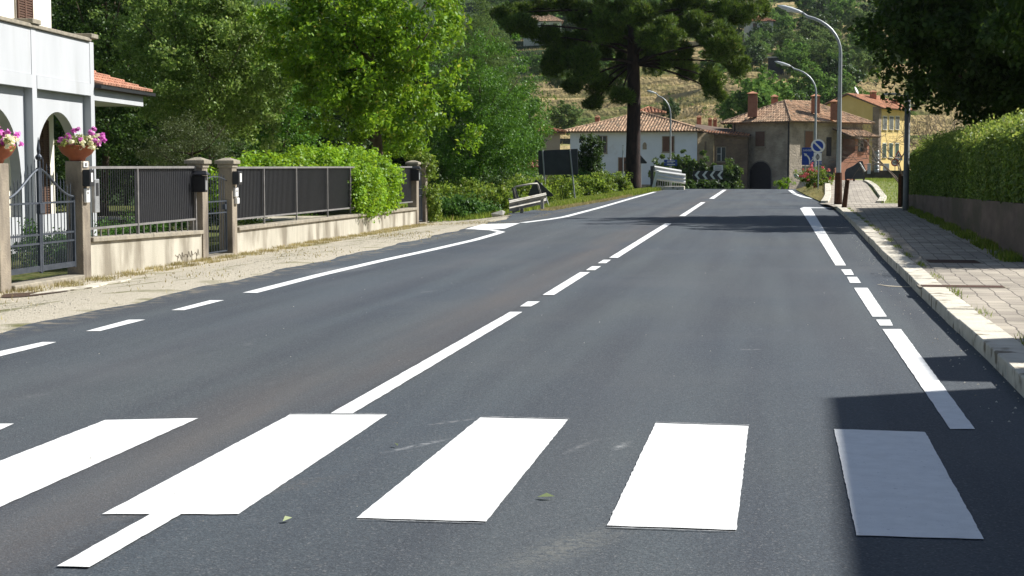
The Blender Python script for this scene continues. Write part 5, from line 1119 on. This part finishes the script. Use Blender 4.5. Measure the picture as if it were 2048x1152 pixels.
small_house(1060, 348, 335, 318, 120, 42, 4, M_cream, srf('dark_red_roof', (.30, .10, .08), (.24, .08, .065), 3, .9, island=.2), 'low shed with dark red roof left of the billboard')
small_house(1300, 240, 226, 214, 190, 45, 4, srf('tan_render', (.34, .28, .21), (.28, .22, .17), 1, .95), M_tile2, 'small tiled roof peeping above the white house ridge')
small_house(1085, 70, 42, 22, 430, 75, 9, M_cream, M_tile, 'house on the hillside behind the left of the pine')
small_house(1522, 75, 42, 28, 420, 48, 8, srf('hill_white', (.6, .6, .58), (.55, .55, .53), 1, .9), M_tile2, 'white villa on the hillside right of the pine')
# open shed roof on the hill
c = at(1552, 124, 330); t = thing('hill_shed', (c.x, c.y, c.z - 1), 'small open shed with pale flat roof on the hillside', 'shed'); MB().box((c.x - 1.8, c.y, c.z + .9), (c.x + 1.9, c.y + 3, c.z + 1.1)).build('roof', M_fwhite, t); MB().box((c.x - 1.6, c.y + .3, c.z - 3), (c.x + 1.6, c.y + 2.8, c.z + .89)).build('wall', M_signback, t)

# ------------------------------------------------------------ around the ramp, right of the crest
M_lawn = srf('lawn', (.16, .19, .05), (.24, .24, .09), 3, 1, .6, 30, c3=(.09, .13, .03), s3=1.2)
def ramp_z(y): return .02 + .50 * float(sstep(62, 92, y))
def quad_sheet(name, pl, pr, m, zf, dz=0, n=30, zl=None):
    vs = []
    for i in range(n + 1):
        t_ = i / n; y = pl[0][1] + (pl[-1][1] - pl[0][1]) * t_
        xa = float(np.interp(y, [p[1] for p in pl], [p[0] for p in pl])); xb = float(np.interp(y, [p[1] for p in pr], [p[0] for p in pr]))
        vs += [(xa, y, (zl(y) if zl else zf(y)) + dz), (xb, y, zf(y) + dz)]
    o = MB().add(vs, [(2 * i, 2 * i + 1, 2 * i + 3, 2 * i + 2) for i in range(n)]).build(name, m, smooth=True); o['kind'] = 'structure'; return o
RL = [(px_at(1650, 57), 57), (px_at(1655, 66), 66), (px_at(1652, 92), 92), (px_at(1655, 100), 100)]; RR = [(px_at(1765, 57), 57), (px_at(1760, 66), 66), (px_at(1728, 92), 92), (px_at(1725, 100), 100)]
quad_sheet('ramp_paving', RL, RR, M_pave, ramp_z, .02)
quad_sheet('lawn', [(RR[0][0], 57), (RR[1][0], 66), (RR[2][0], 92), (RR[3][0], 112)], [(px_at(1830, 57) + 3, 57), (12, 66), (16, 92), (18, 112)], M_lawn, ramp_z, .0)
quad_sheet('grass_island', [(px_at(1646, 62), 62), (px_at(1616, 75), 75), (px_at(1592, 94), 94)], [(px_at(1652, 62), 62), (px_at(1655, 75), 75), (px_at(1652, 94), 94)], M_lawn, ramp_z, .02, zl=lambda y: .02)
quad_sheet('crossing_apron', [(px_at(1668, 52), 52), (px_at(1640, 60), 60)], [(px_at(1815, 52), 52), (px_at(1815, 60), 60)], M_pave, lambda y: .118 - .08 * float(sstep(54, 60, y)), .005)
mb = MB()
def kerbline(mb, pts, wd_=.28, hh=.10):
    for (xa, ya), (xb, yb) in zip(pts, pts[1:]):
        n = max(1, int(math.hypot(xb - xa, yb - ya) / 1.0))
        for i in range(n):
            a = (xa + (xb - xa) * i / n, ya + (yb - ya) * (i + .0) / n); b = (xa + (xb - xa) * (i + .97) / n, ya + (yb - ya) * (i + .97) / n)
            t_ = Vector((b[0] - a[0], b[1] - a[1], 0)).normalized(); s_ = Vector((t_.y, -t_.x, 0)) * wd_ * .5
            mb.hexa([(a[0] - s_.x, a[1] - s_.y), (a[0] + s_.x, a[1] + s_.y), (b[0] + s_.x, b[1] + s_.y), (b[0] - s_.x, b[1] - s_.y)], -.1, [ramp_z(a[1]) + hh] * 2 + [ramp_z(b[1]) + hh] * 2)
kerbline(mb, [(px_at(1650, 61), 61), (px_at(1657, 70), 70), (px_at(1655, 92), 92)]); kerbline(mb, [(px_at(1762, 61), 61), (px_at(1768, 68), 68), (px_at(1752, 80), 80), (px_at(1732, 92), 92)])
kerbline(mb, [(px_at(1770, 59.5), 59.5), (px_at(1645, 59.5), 59.5)], .35, .03)
o = mb.build('ramp_kerb', M_kerb, bev=.01); o['kind'] = 'structure'
blades(5000, lambda n: (lambda y, u: np.stack([np.interp(y, [62, 75, 94], [px_at(1646, 62), px_at(1616, 75), px_at(1592, 94)]) * (1 - u) + u * np.interp(y, [62, 94], [px_at(1651, 62), px_at(1650, 94)]), y, .04 + u * .5 * sstep(62, 92, y)], 1))(rng.uniform(63, 94, n), rng.uniform(0, 1, n)), .07, 'island_grass', L_dry, 'dry grass of the island under the rose bush')
blades(15000, lambda n: (lambda y, u: np.stack([np.interp(y, [60, 66, 92, 110], [px_at(1765, 60), px_at(1762, 66), px_at(1734, 92), px_at(1730, 110)]) + u * 6, y, .06 + .5 * sstep(62, 92, y)], 1))(rng.uniform(60, 108, n), rng.uniform(0, 1, n)), .09, 'lawn_grass', L_grass, 'short sunlit lawn grass right of the paved ramp')
# rose bush
rb = shrub('rose_bush', (px_at(1632, 84), 84, .75), (.85, .7, .62), L_bush, 'rose bush with red and pink blooms below the round sign', 90, 50, .2, .07)
P, O = crown((px_at(1628, 83.6), 83.6, .95), (.75, .5, .5), 22, 24, .10, .9, .7); npmesh('blooms', leaves(P, .08, O, 1, .9), 4, leafmat('rose_petal', (.50, .05, .05), (.75, .28, .24), .3), rb)
shrub('shrub', (px_at(1568, 112), 112, .2), (.55, .5, .4), L_hedge, 'small bright shrub at the right corner of the stone house', 40, 40, .16, .07)
# dark railing at the ramp end
Y = 93.; t = thing('ramp_parapet', at(1712, 375, Y), 'dark metal parapet with curved top at the end of the paved ramp', 'railing')
polyY(MB(), [pxz(1690, 345, Y), pxz(1693, 338, Y), pxz(1708, 331, Y), pxz(1719, 322, Y), pxz(1725, 322, Y), pxz(1732, 342, Y), pxz(1728, 358, Y), pxz(1690, 358, Y)], Y, Y + .3).build('panel', M_signback, t)
MB().tube([at(1719, 325, Y - .05), at(1724, 333, Y - .05), at(1730, 343, Y - .05)], .045, 6).build('pale_edge', M_fwhite, t)
for px, ya, yb in ((1692, 357, 368), (1728, 350, 386), (1708, 357, 372)): a, b = at(px, ya, Y - .02), at(px, yb, Y - .02); MB().box((a.x - .05, Y + .02, b.z), (a.x + .05, Y + .1, a.z)).build('post', M_rust, t)
# far grey wall behind lawn
a, b = at(1722, 368, 118), at(1860, 368, 112); wt = MB().hexa([(a.x, a.y), (b.x, b.y), (b.x, b.y + .3), (a.x, a.y + .3)], -1.5, zy(341, at(1780, 368, 115))).build('low_wall', M_ret); tag(wt, 'low grey wall behind the lawn in front of the yellow house', 'wall')
# dark slatted fence at the hedge end
t = thing('slatted_fence', (pb.x, 50, 0), 'dark slatted fence behind the grey pole at the hedge end', 'fence'); m_ = MB()
xa, xb = at(1802, 400, 52).x, at(1850, 400, 52).x; x = xa
while x < xb: m_.box((x, 52, .02), (x + .09, 52.03, zy(352, (xa, 52, 0)))); x += .115
m_.build('slats', srf('dark_wood', (.035, .028, .022), (.022, .018, .015), 6, .85), t); m_ = MB(); m_.box((xa - .03, 52.031, 1.0), (xb, 52.08, 1.08)); m_.box((xa - .03, 52.031, .2), (xb, 52.08, .28)); m_.build('rails', M_iron, t)
for x in (xa - .06,): MB().box((x - .04, 51.9, 0), (x + .05, 52.0, zy(348, (xa, 52, 0)))).build('post', M_rust, t)
# steel flue column, curved pale rail, bins by the house
c = at(1753, 345, 116); t = thing('steel_flue', (c.x, c.y, 0), 'segmented shiny steel column before the yellow house', 'pipe'); m_ = MB(); z = zy(345, c); zt_ = zy(303, c); k = 0
while z < zt_: m_.lathe((c.x, c.y, z), [(.14, 0), (.17, .05), (.17, .2), (.14, .25)], 12); z += .26
m_.build('segments', M_grey, t)
Y = 104.; o = MB().tube([at(1590, 347, Y), at(1591, 351, Y), at(1596, 355, Y), at(1604, 357, Y), at(1612, 359, Y)], .12, 8).build('curved_rail', M_lamph, smooth=True); tag(o, 'pale curved rail end left of the rose bush', 'guardrail')
for i, (px, lab) in enumerate(((1738, 'white gate post left of the steel column'), (1772, 'white board leaning on the low wall right of the steel column'))):
    a = at(px, 345, 117); m_ = MB().box((a.x - .12 - .1 * i, a.y, a.z - .1), (a.x + .12 + .1 * i, a.y + .1, zy(327, a))); o = m_.build('white_board', M_fwhite, bev=.01); tag(o, lab, 'panel')

# fig bush around the chevrons
for i, (px, Y, yt, yb, wr, lab) in enumerate([(1385, 150, 305, 375, 2.4, 'fig bush behind the bend board, against the white house'), (1340, 155, 318, 375, 1.6, 'left shoulder of fig bush behind the blue plate'), (1458, 146, 325, 378, 1.0, 'leafy bush between bend board and stone house'), (1408, 138, 366, 380, 2.4, 'dark low bush under the bend board'), (1340, 138, 345, 380, 1.6, 'dark bush behind the twisted guardrail')]):
    X = px_at(px, Y); zt_ = zy(yt, (X, Y, 0)); zb_ = -1.3; shrub('fig_bush', (X, Y, (zt_ + zb_) / 2), (wr, 1.2, (zt_ - zb_) / 2), L_fig if i != 3 else L_dark, lab, 130, 50, .4, .26, cat='bush')

# ------------------------------------------------------------ hillside trees
protos = []
for i in range(6):
    lf = [L_hillA, L_hillA, L_hillB, L_hillA, L_dark, L_hillB][i]
    P, O = crown((0, 0, 3.4), (2.6 + .3 * (i % 3), 2.6, 2.7 + .4 * (i % 2)), 70, 42, .75, .75, .35); P[:, 2] = np.maximum(P[:, 2], .25)
    me = npmesh('crown', leaves(P, .42, O, .9, .75), 4, lf); tk = limb_mb((0, 0, -.6), (0, 0, 4), .16, (0, 0, 3.4), (2, 2, 2), 4, 6).build('trunk', M_bark); protos.append((me, tk))
def cypress_proto():
    P, O = crown((0, 0, 3.2), (.55, .55, 3.2), 70, 30, .28, 1.2, .4, .05); me = npmesh('crown', leaves(P, .2, O, .9, .5), 4, L_dark); tk = MB().cyl((0, 0, -.5), (0, 0, 3), .1, .05).build('trunk', M_bark); return me, tk
cyp = cypress_proto()
def put(pr, x, y, s_, label, cat, group, name, rz=0, sz=None, zoff=0):
    z = gz(x, y); e = thing(name, (x, y, z + zoff), label, cat, group); e.rotation_euler.z = rz; e.scale = (s_, s_, sz or s_)
    for o_ in pr: c = o_.copy(); COL.objects.link(c); c.parent = e
    return e
def proj(x, y, z):
    q = Vector((x, y, z)) - EYE; d = q.dot(fw); return 1024 + FPX * q.dot(rt) / d, 576 - FPX * q.dot(up) / d
random.seed(21); cnt = 0; placed = []
def dens(px, py):
    if py > 262: return 0
    if px < 1010: return .8
    if px < 1500:
        if py < 40: return .5
        if py < 80: return .22
        if py < 130 and px < 1130: return .12
        return .03
    if px < 1740:
        if 85 < py < 120: return .35
        if 140 < py < 200 and px < 1660: return .06
        return .3
    return .12
tries = 0; hill = []
while len(hill) < 190 and tries < 60000:
    tries += 1
    y = 205 + random.random() ** .8 * 520; px = random.uniform(965, 1860); x = px_at(px, y); z = gz(x, y); qx, qy = proj(x, y, z + 2)
    if qy < -25 or random.random() > dens(qx, qy): continue
    s_ = random.uniform(.7, 1.25) * (1 + .35 * (y > 400)); sp_ = 3.6 * s_
    if any((x - a) ** 2 + ((y - b) * .55) ** 2 < (sp_ * .8) ** 2 for a, b in placed): continue
    placed.append((x, y)); hill.append((x, y, s_, random.randrange(6), qx, qy))
ORD = 'first second third fourth fifth sixth seventh eighth ninth tenth eleventh twelfth thirteenth fourteenth fifteenth sixteenth seventeenth eighteenth nineteenth twentieth'.split()
bk = {}
for h in hill:
    reg = 'left of the pine' if h[4] < 1140 else 'behind the pine crown' if h[4] < 1500 else 'above the stone house' if h[4] < 1640 else 'above the yellow house'
    row = 'topmost' if h[5] < 20 else 'upper' if h[5] < 70 else 'middle' if h[5] < 140 else 'lowest'
    tone = ('deep green', 'deep green', 'pale green', 'deep green', 'blackish green', 'pale green')[h[3]]; bk.setdefault((reg, row, tone), []).append(h)
for (reg, row, tone), hs in bk.items():
    hs.sort(key=lambda h: h[4])
    for i, h in enumerate(hs):
        o_ = '' if len(hs) == 1 else ORD[min(i, 19)] + ' from the left, '
        put(protos[h[3]], h[0], h[1], h[2], '%s tree in the %s hillside rows %s%s' % (tone, row, reg, '' if not o_ else ', ' + o_[:-2]), 'tree', 'trees on the hillside', 'hillside_tree', random.uniform(0, 6.28))
for px, Y, h_, s_, lab, kk in ((1500, 215, 0, 1.35, 'large round green tree left above the stone house chimney', 0), (1530, 222, 0, 1.35, 'large green tree just right of the pine crown above the stone house', 1), (1475, 225, 0, 1.0, 'round tree behind the pine edge above the stone house', 3), (1612, 280, 0, 1.35, 'large dark round tree between the two street lamp heads', 1),
        (1672, 300, 0, 1.4, 'dark tree behind the tall street lamp', 4), (1585, 330, 0, 1.2, 'round tree on the terrace edge below the tall lamp head', 0), (1665, 225, 0, .9, 'low green tree above the stone house ridge', 5), (1725, 260, 0, 1.3, 'green tree above the yellow house', 0), (1182, 205, 0, .75, 'bushy dark tree beside the cypress', 4), (1340, 260, 0, .6, 'small shaded tree on the dry terrace', 4)):
    put(protos[kk], px_at(px, Y), Y, s_, lab, 'tree', None, 'broadleaf_tree', random.uniform(0, 6))
put(cyp, px_at(1151, 200), 200, .85, 'slim dark cypress left of the white house roof', 'tree', None, 'cypress_tree'); put(cyp, px_at(1107, 215), 215, .55, 'small cypress left of the taller cypress', 'tree', None, 'cypress_tree')
for pr in protos + [cyp]:
    for o_ in pr: bpy.data.objects.remove(o_)
# stone terrace walls with posts
M_dry = stonewall('dry_stone', (.16, .14, .11), (.09, .08, .065), (.05, .045, .035), 1, .25, .4)
for (pa, pb_, ya, yb, hh, lab) in ((1285, 1560, 222, 226, .9, 'dark dry-stone terrace wall above the white house roof'), (1040, 1240, 232, 228, .8, 'low terrace wall left of the pine trunk')):
    n = 30; vs = []
    for i in range(n + 1): t_ = i / n; px = pa + (pb_ - pa) * t_; y = ya + (yb - ya) * t_; x = px_at(px, y); z = gz(x, y); vs += [(x, y, z - .5), (x, y, z + hh), (x, y + .4, z + hh), (x, y + .4, z - .5)]
    o = MB().add(vs, [(0, 1, 2, 3)] + [(4 * i + k, 4 * i + (k + 1) % 4, 4 * i + 4 + (k + 1) % 4, 4 * i + 4 + k) for i in range(n) for k in range(4)]).build('terrace_wall', M_dry); tag(o, lab, 'wall')
# hillside scrub tufts: one uncountable cover
def hillpts(n):
    y = 205 + rng.random(n) ** .8 * 300; px = rng.uniform(950, 1800, n); x = np.tan(np.arctan((px - 1024) / 3160) - YAW) * y; k = (np.sin(x * .21 + np.sin(y * .09) * 2) * np.sin(y * .17 + x * .05) + rng.normal(0, .45, n)) > .35
    return np.stack([x[k], y[k], terr(x[k], y[k])], 1)
C0 = hillpts(1500); idx = np.repeat(np.arange(len(C0)), 26); rr = rng.uniform(.25, .8, len(C0)); q = unit(rng.normal(size=(len(idx), 3))); P = C0[idx] + q * rr[idx][:, None] * np.array([1.3, 1.3, .8]); P[:, 2] = np.maximum(P[:, 2], C0[idx][:, 2])
tag(npmesh('scrub', leaves(P, .32, q, 1, .7), 4, L_hillA), 'low scrub scattered over the terraced hillside', 'scrub', kind='stuff')
blades(60000, lambda n: hillpts(n * 2)[:n], .55, 'field_grass', L_dry, 'dry grass of the terraced hillside fields', .16)

# ------------------------------------------------------------ building to the right of the camera (casts the near shadow)
tb_ = thing('corner_building', (8, 4, 0), 'plastered building right of the camera casting the corner shadow', 'building')
def sh_x(Xs, h): return Xs + h / math.tan(SUN_EL) * math.cos(SUN_AZ)
def sh_y(Ys, h): return Ys + h / math.tan(SUN_EL) * math.sin(SUN_AZ)
c1 = gp(1655, 797); c2 = gp(1836, 717); hA, hB = 6.4, 5.0
xA, yA = sh_x(c1.x, hA), sh_y(c1.y, hA); xB, yB = sh_x(c2.x, hB), sh_y(c2.y, hB)
c3 = gp(1690, 1152); sl_ = (c1.x - c3.x) / (c1.y - c3.y); xn = xA - sl_ * (yA + 9); M_bd = srf('brown_render', (.20, .15, .11), (.15, .115, .09), 1, .95)
MB().hexa([(xn, -9), (xn + 9, -9), (xA + 9, yA), (xA, yA)], 0, hA).build('wall', M_bd, tb_); MB().box((xB, yA + .1, 0), (xB + 9, yB, hB)).build('side_wing', M_bd, tb_)

# ------------------------------------------------------------ fallen leaves on the road
lp = [(1092, 1001, .065), (575, 1047, .045), (793, 896, .03), (1238, 790, .03), (1500, 700, .03), (905, 812, .03), (1668, 925, .03), (2010, 804, .05), (1640, 712, .03), (1420, 760, .025)]
for i, (px, py, s_) in enumerate(lp[:3]):
    p = gp(px, py); a = i * 1.1; d_ = Vector((math.cos(a), math.sin(a), 0)); e_ = Vector((-d_.y, d_.x, 0)); m_ = MB()
    m_.add([p - d_ * s_ * .6 + Vector((0, 0, .014)), p + e_ * s_ * .3 + Vector((0, 0, .03)), p + d_ * s_ * .6 + Vector((0, 0, .02)), p - e_ * s_ * .3 + Vector((0, 0, .022))], [(0, 1, 2, 3)])
    o = m_.build('fallen_leaf', leafmat('fallen_leaf', (.30, .38, .16), (.40, .46, .22), .2)); tag(o, ['largest fallen green leaf between two zebra stripes', 'small fallen leaf below the zebra crossing', 'tiny fallen leaf above the third full zebra stripe'][i], 'leaf', 'fallen leaves on the asphalt')
V = []
for k in range(160):
    x = random.uniform(-6.2, 2.0); y = random.uniform(5, 40); s_ = random.uniform(.002, .006); V += [(x - s_, y, .010), (x + s_, y, .010), (x, y + s_, .010 + s_), ]
for k in range(260):
    y = random.uniform(9, 44); x = float(np.interp(y, [p.y for p in kb], [p.x for p in kb])) - random.random() ** 2 * .4; s_ = random.uniform(.003, .009); V += [(x - s_, y, .010), (x + s_, y, .010), (x, y + s_, .010 + s_)]
tag(npmesh('grit', np.array(V), 3, M_kerb), 'scattered grit on the asphalt and along the kerb', 'gravel', kind='stuff')

# ------------------------------------------------------------ summer haze
hm, n = new_mat('haze'); o_ = N(n, 'ShaderNodeOutputMaterial'); pv = N(n, 'ShaderNodeVolumePrincipled'); pv.inputs['Color'].default_value = (.80, .88, 1, 1); pv.inputs['Density'].default_value = .00005; pv.inputs['Anisotropy'].default_value = .3
n.links.new(pv.outputs[0], o_.inputs['Volume'])
hz_ = MB().box((-1000, -80, -5), (1000, 3100, 330)).build('haze', hm); hz_['kind'] = 'stuff'; hz_['label'] = 'thin pale summer haze over the valley and hillside'
S.cycles.volume_bounces = 0

# loose stones and straw on the verge
def stones(n, f, smin, smax, name, m, label):
    P = f(n); n = len(P); s_ = rng.uniform(smin, smax, n); base = np.array([[0, 0, .9], [1, 0, 0], [-.4, .85, 0], [-.6, -.8, 0]])
    F = [(0, 1, 2), (0, 2, 3), (0, 3, 1)]; th = rng.uniform(0, 6.28, n); c_, sn = np.cos(th), np.sin(th); V = np.empty((n, 3, 3, 3))
    for i, f_ in enumerate(F):
        for j, k in enumerate(f_):
            b = base[k]; V[:, i, j, 0] = P[:, 0] + (b[0] * c_ - b[1] * sn) * s_; V[:, i, j, 1] = P[:, 1] + (b[0] * sn + b[1] * c_) * s_ * rng.uniform(.8, 1.2); V[:, i, j, 2] = P[:, 2] + b[2] * s_ * .7
    tag(npmesh(name, V.reshape(-1, 3), 3, m), label, 'gravel', kind='stuff')
def vp(n):
    y = rng.uniform(12, 52, n); x = -10.4 + rng.random(n) * 3.9; k = rng.random(n) < np.clip(.35 + .5 * np.sin(x * 1.9 + y * .7) + .3 * np.sin(y * 1.3), .1, 1); x, y = x[k], y[k]
    return np.stack([x, y, terr(x, y) + .012], 1)
M_gr = srf('gravel_stone', (.58, .53, .43), (.42, .38, .30), 40, .95, island=.25)
stones(15000, vp, .005, .016, 'verge_stones', M_gr, 'loose gravel stones over the left verge')
blades(9000, lambda n: (lambda P: P[(np.sin(P[:, 0] * 2.1 + P[:, 1] * .9) + rng.normal(0, .6, len(P))) > .5])(vp(n * 2)), .035, 'verge_weeds', L_dry, 'sparse dry weeds in the gravel of the left verge', .2)
def kp(n):
    y = rng.uniform(8, 50, n); x = np.interp(y, [p.y for p in ki], [p.x for p in ki]) + rng.uniform(-.01, .09, n); k = (np.sin(y * 2.7) + rng.normal(0, .6, n)) > .9; return np.stack([x[k], y[k], np.full(k.sum(), .12)], 1)
blades(5000, kp, .045, 'kerb_weeds', L_grass, 'small weeds in the joint behind the kerb')

# manhole covers, stains and debris on the pavement and verge
for (px, py, w0, d0, lab) in ((1905, 523, .75, .75, 'square rusty manhole cover in the pavement near the hedge shadow'), (1925, 573, .95, .35, 'narrow drain cover set across the pavement')):
    p = gp(px, py, .12); t = thing('manhole_cover', (p.x, p.y, .12), lab, 'manhole cover', 'covers in the pavement')
    m_ = MB(); m_.box((p.x - w0 / 2, p.y - d0 / 2, .10), (p.x + w0 / 2, p.y + d0 / 2, .122)); m_.build('frame', M_cope, t)
    m_ = MB(); m_.box((p.x - w0 / 2 + .04, p.y - d0 / 2 + .04, .1225), (p.x + w0 / 2 - .04, p.y + d0 / 2 - .04, .126)); m_.build('lid', M_rust, t)
mb = MB(); pts = [gp(1755, 570), gp(1775, 573), gp(1800, 574.5), gp(1822, 575), gp(1838, 579)]; vs = []
for i, p in enumerate(pts): wd_ = (.02, .07, .05, .06, .09)[i]; vs += [(p.x, p.y + wd_, .009), (p.x, p.y - wd_, .009)]
mb.add(vs, [(2 * i, 2 * i + 1, 2 * i + 3, 2 * i + 2) for i in range(4)]); o = mb.build('mud_streak', M_verge); o['kind'] = 'structure'
p = gp(62, 591, -.3); q = [(p.x + .42 * math.cos(a) * (1 + .2 * math.sin(3 * a)), p.y + .5 * math.sin(a)) for a in np.linspace(0, 6.28, 14, endpoint=False)]
o = MB().add([(a, b, gz(a, b) + .022) for a, b in q], [tuple(range(14))]).build('bare_soil', srf('brown_soil', (.09, .055, .035), (.05, .03, .02), 15, 1, .9, 40)); o['kind'] = 'structure'
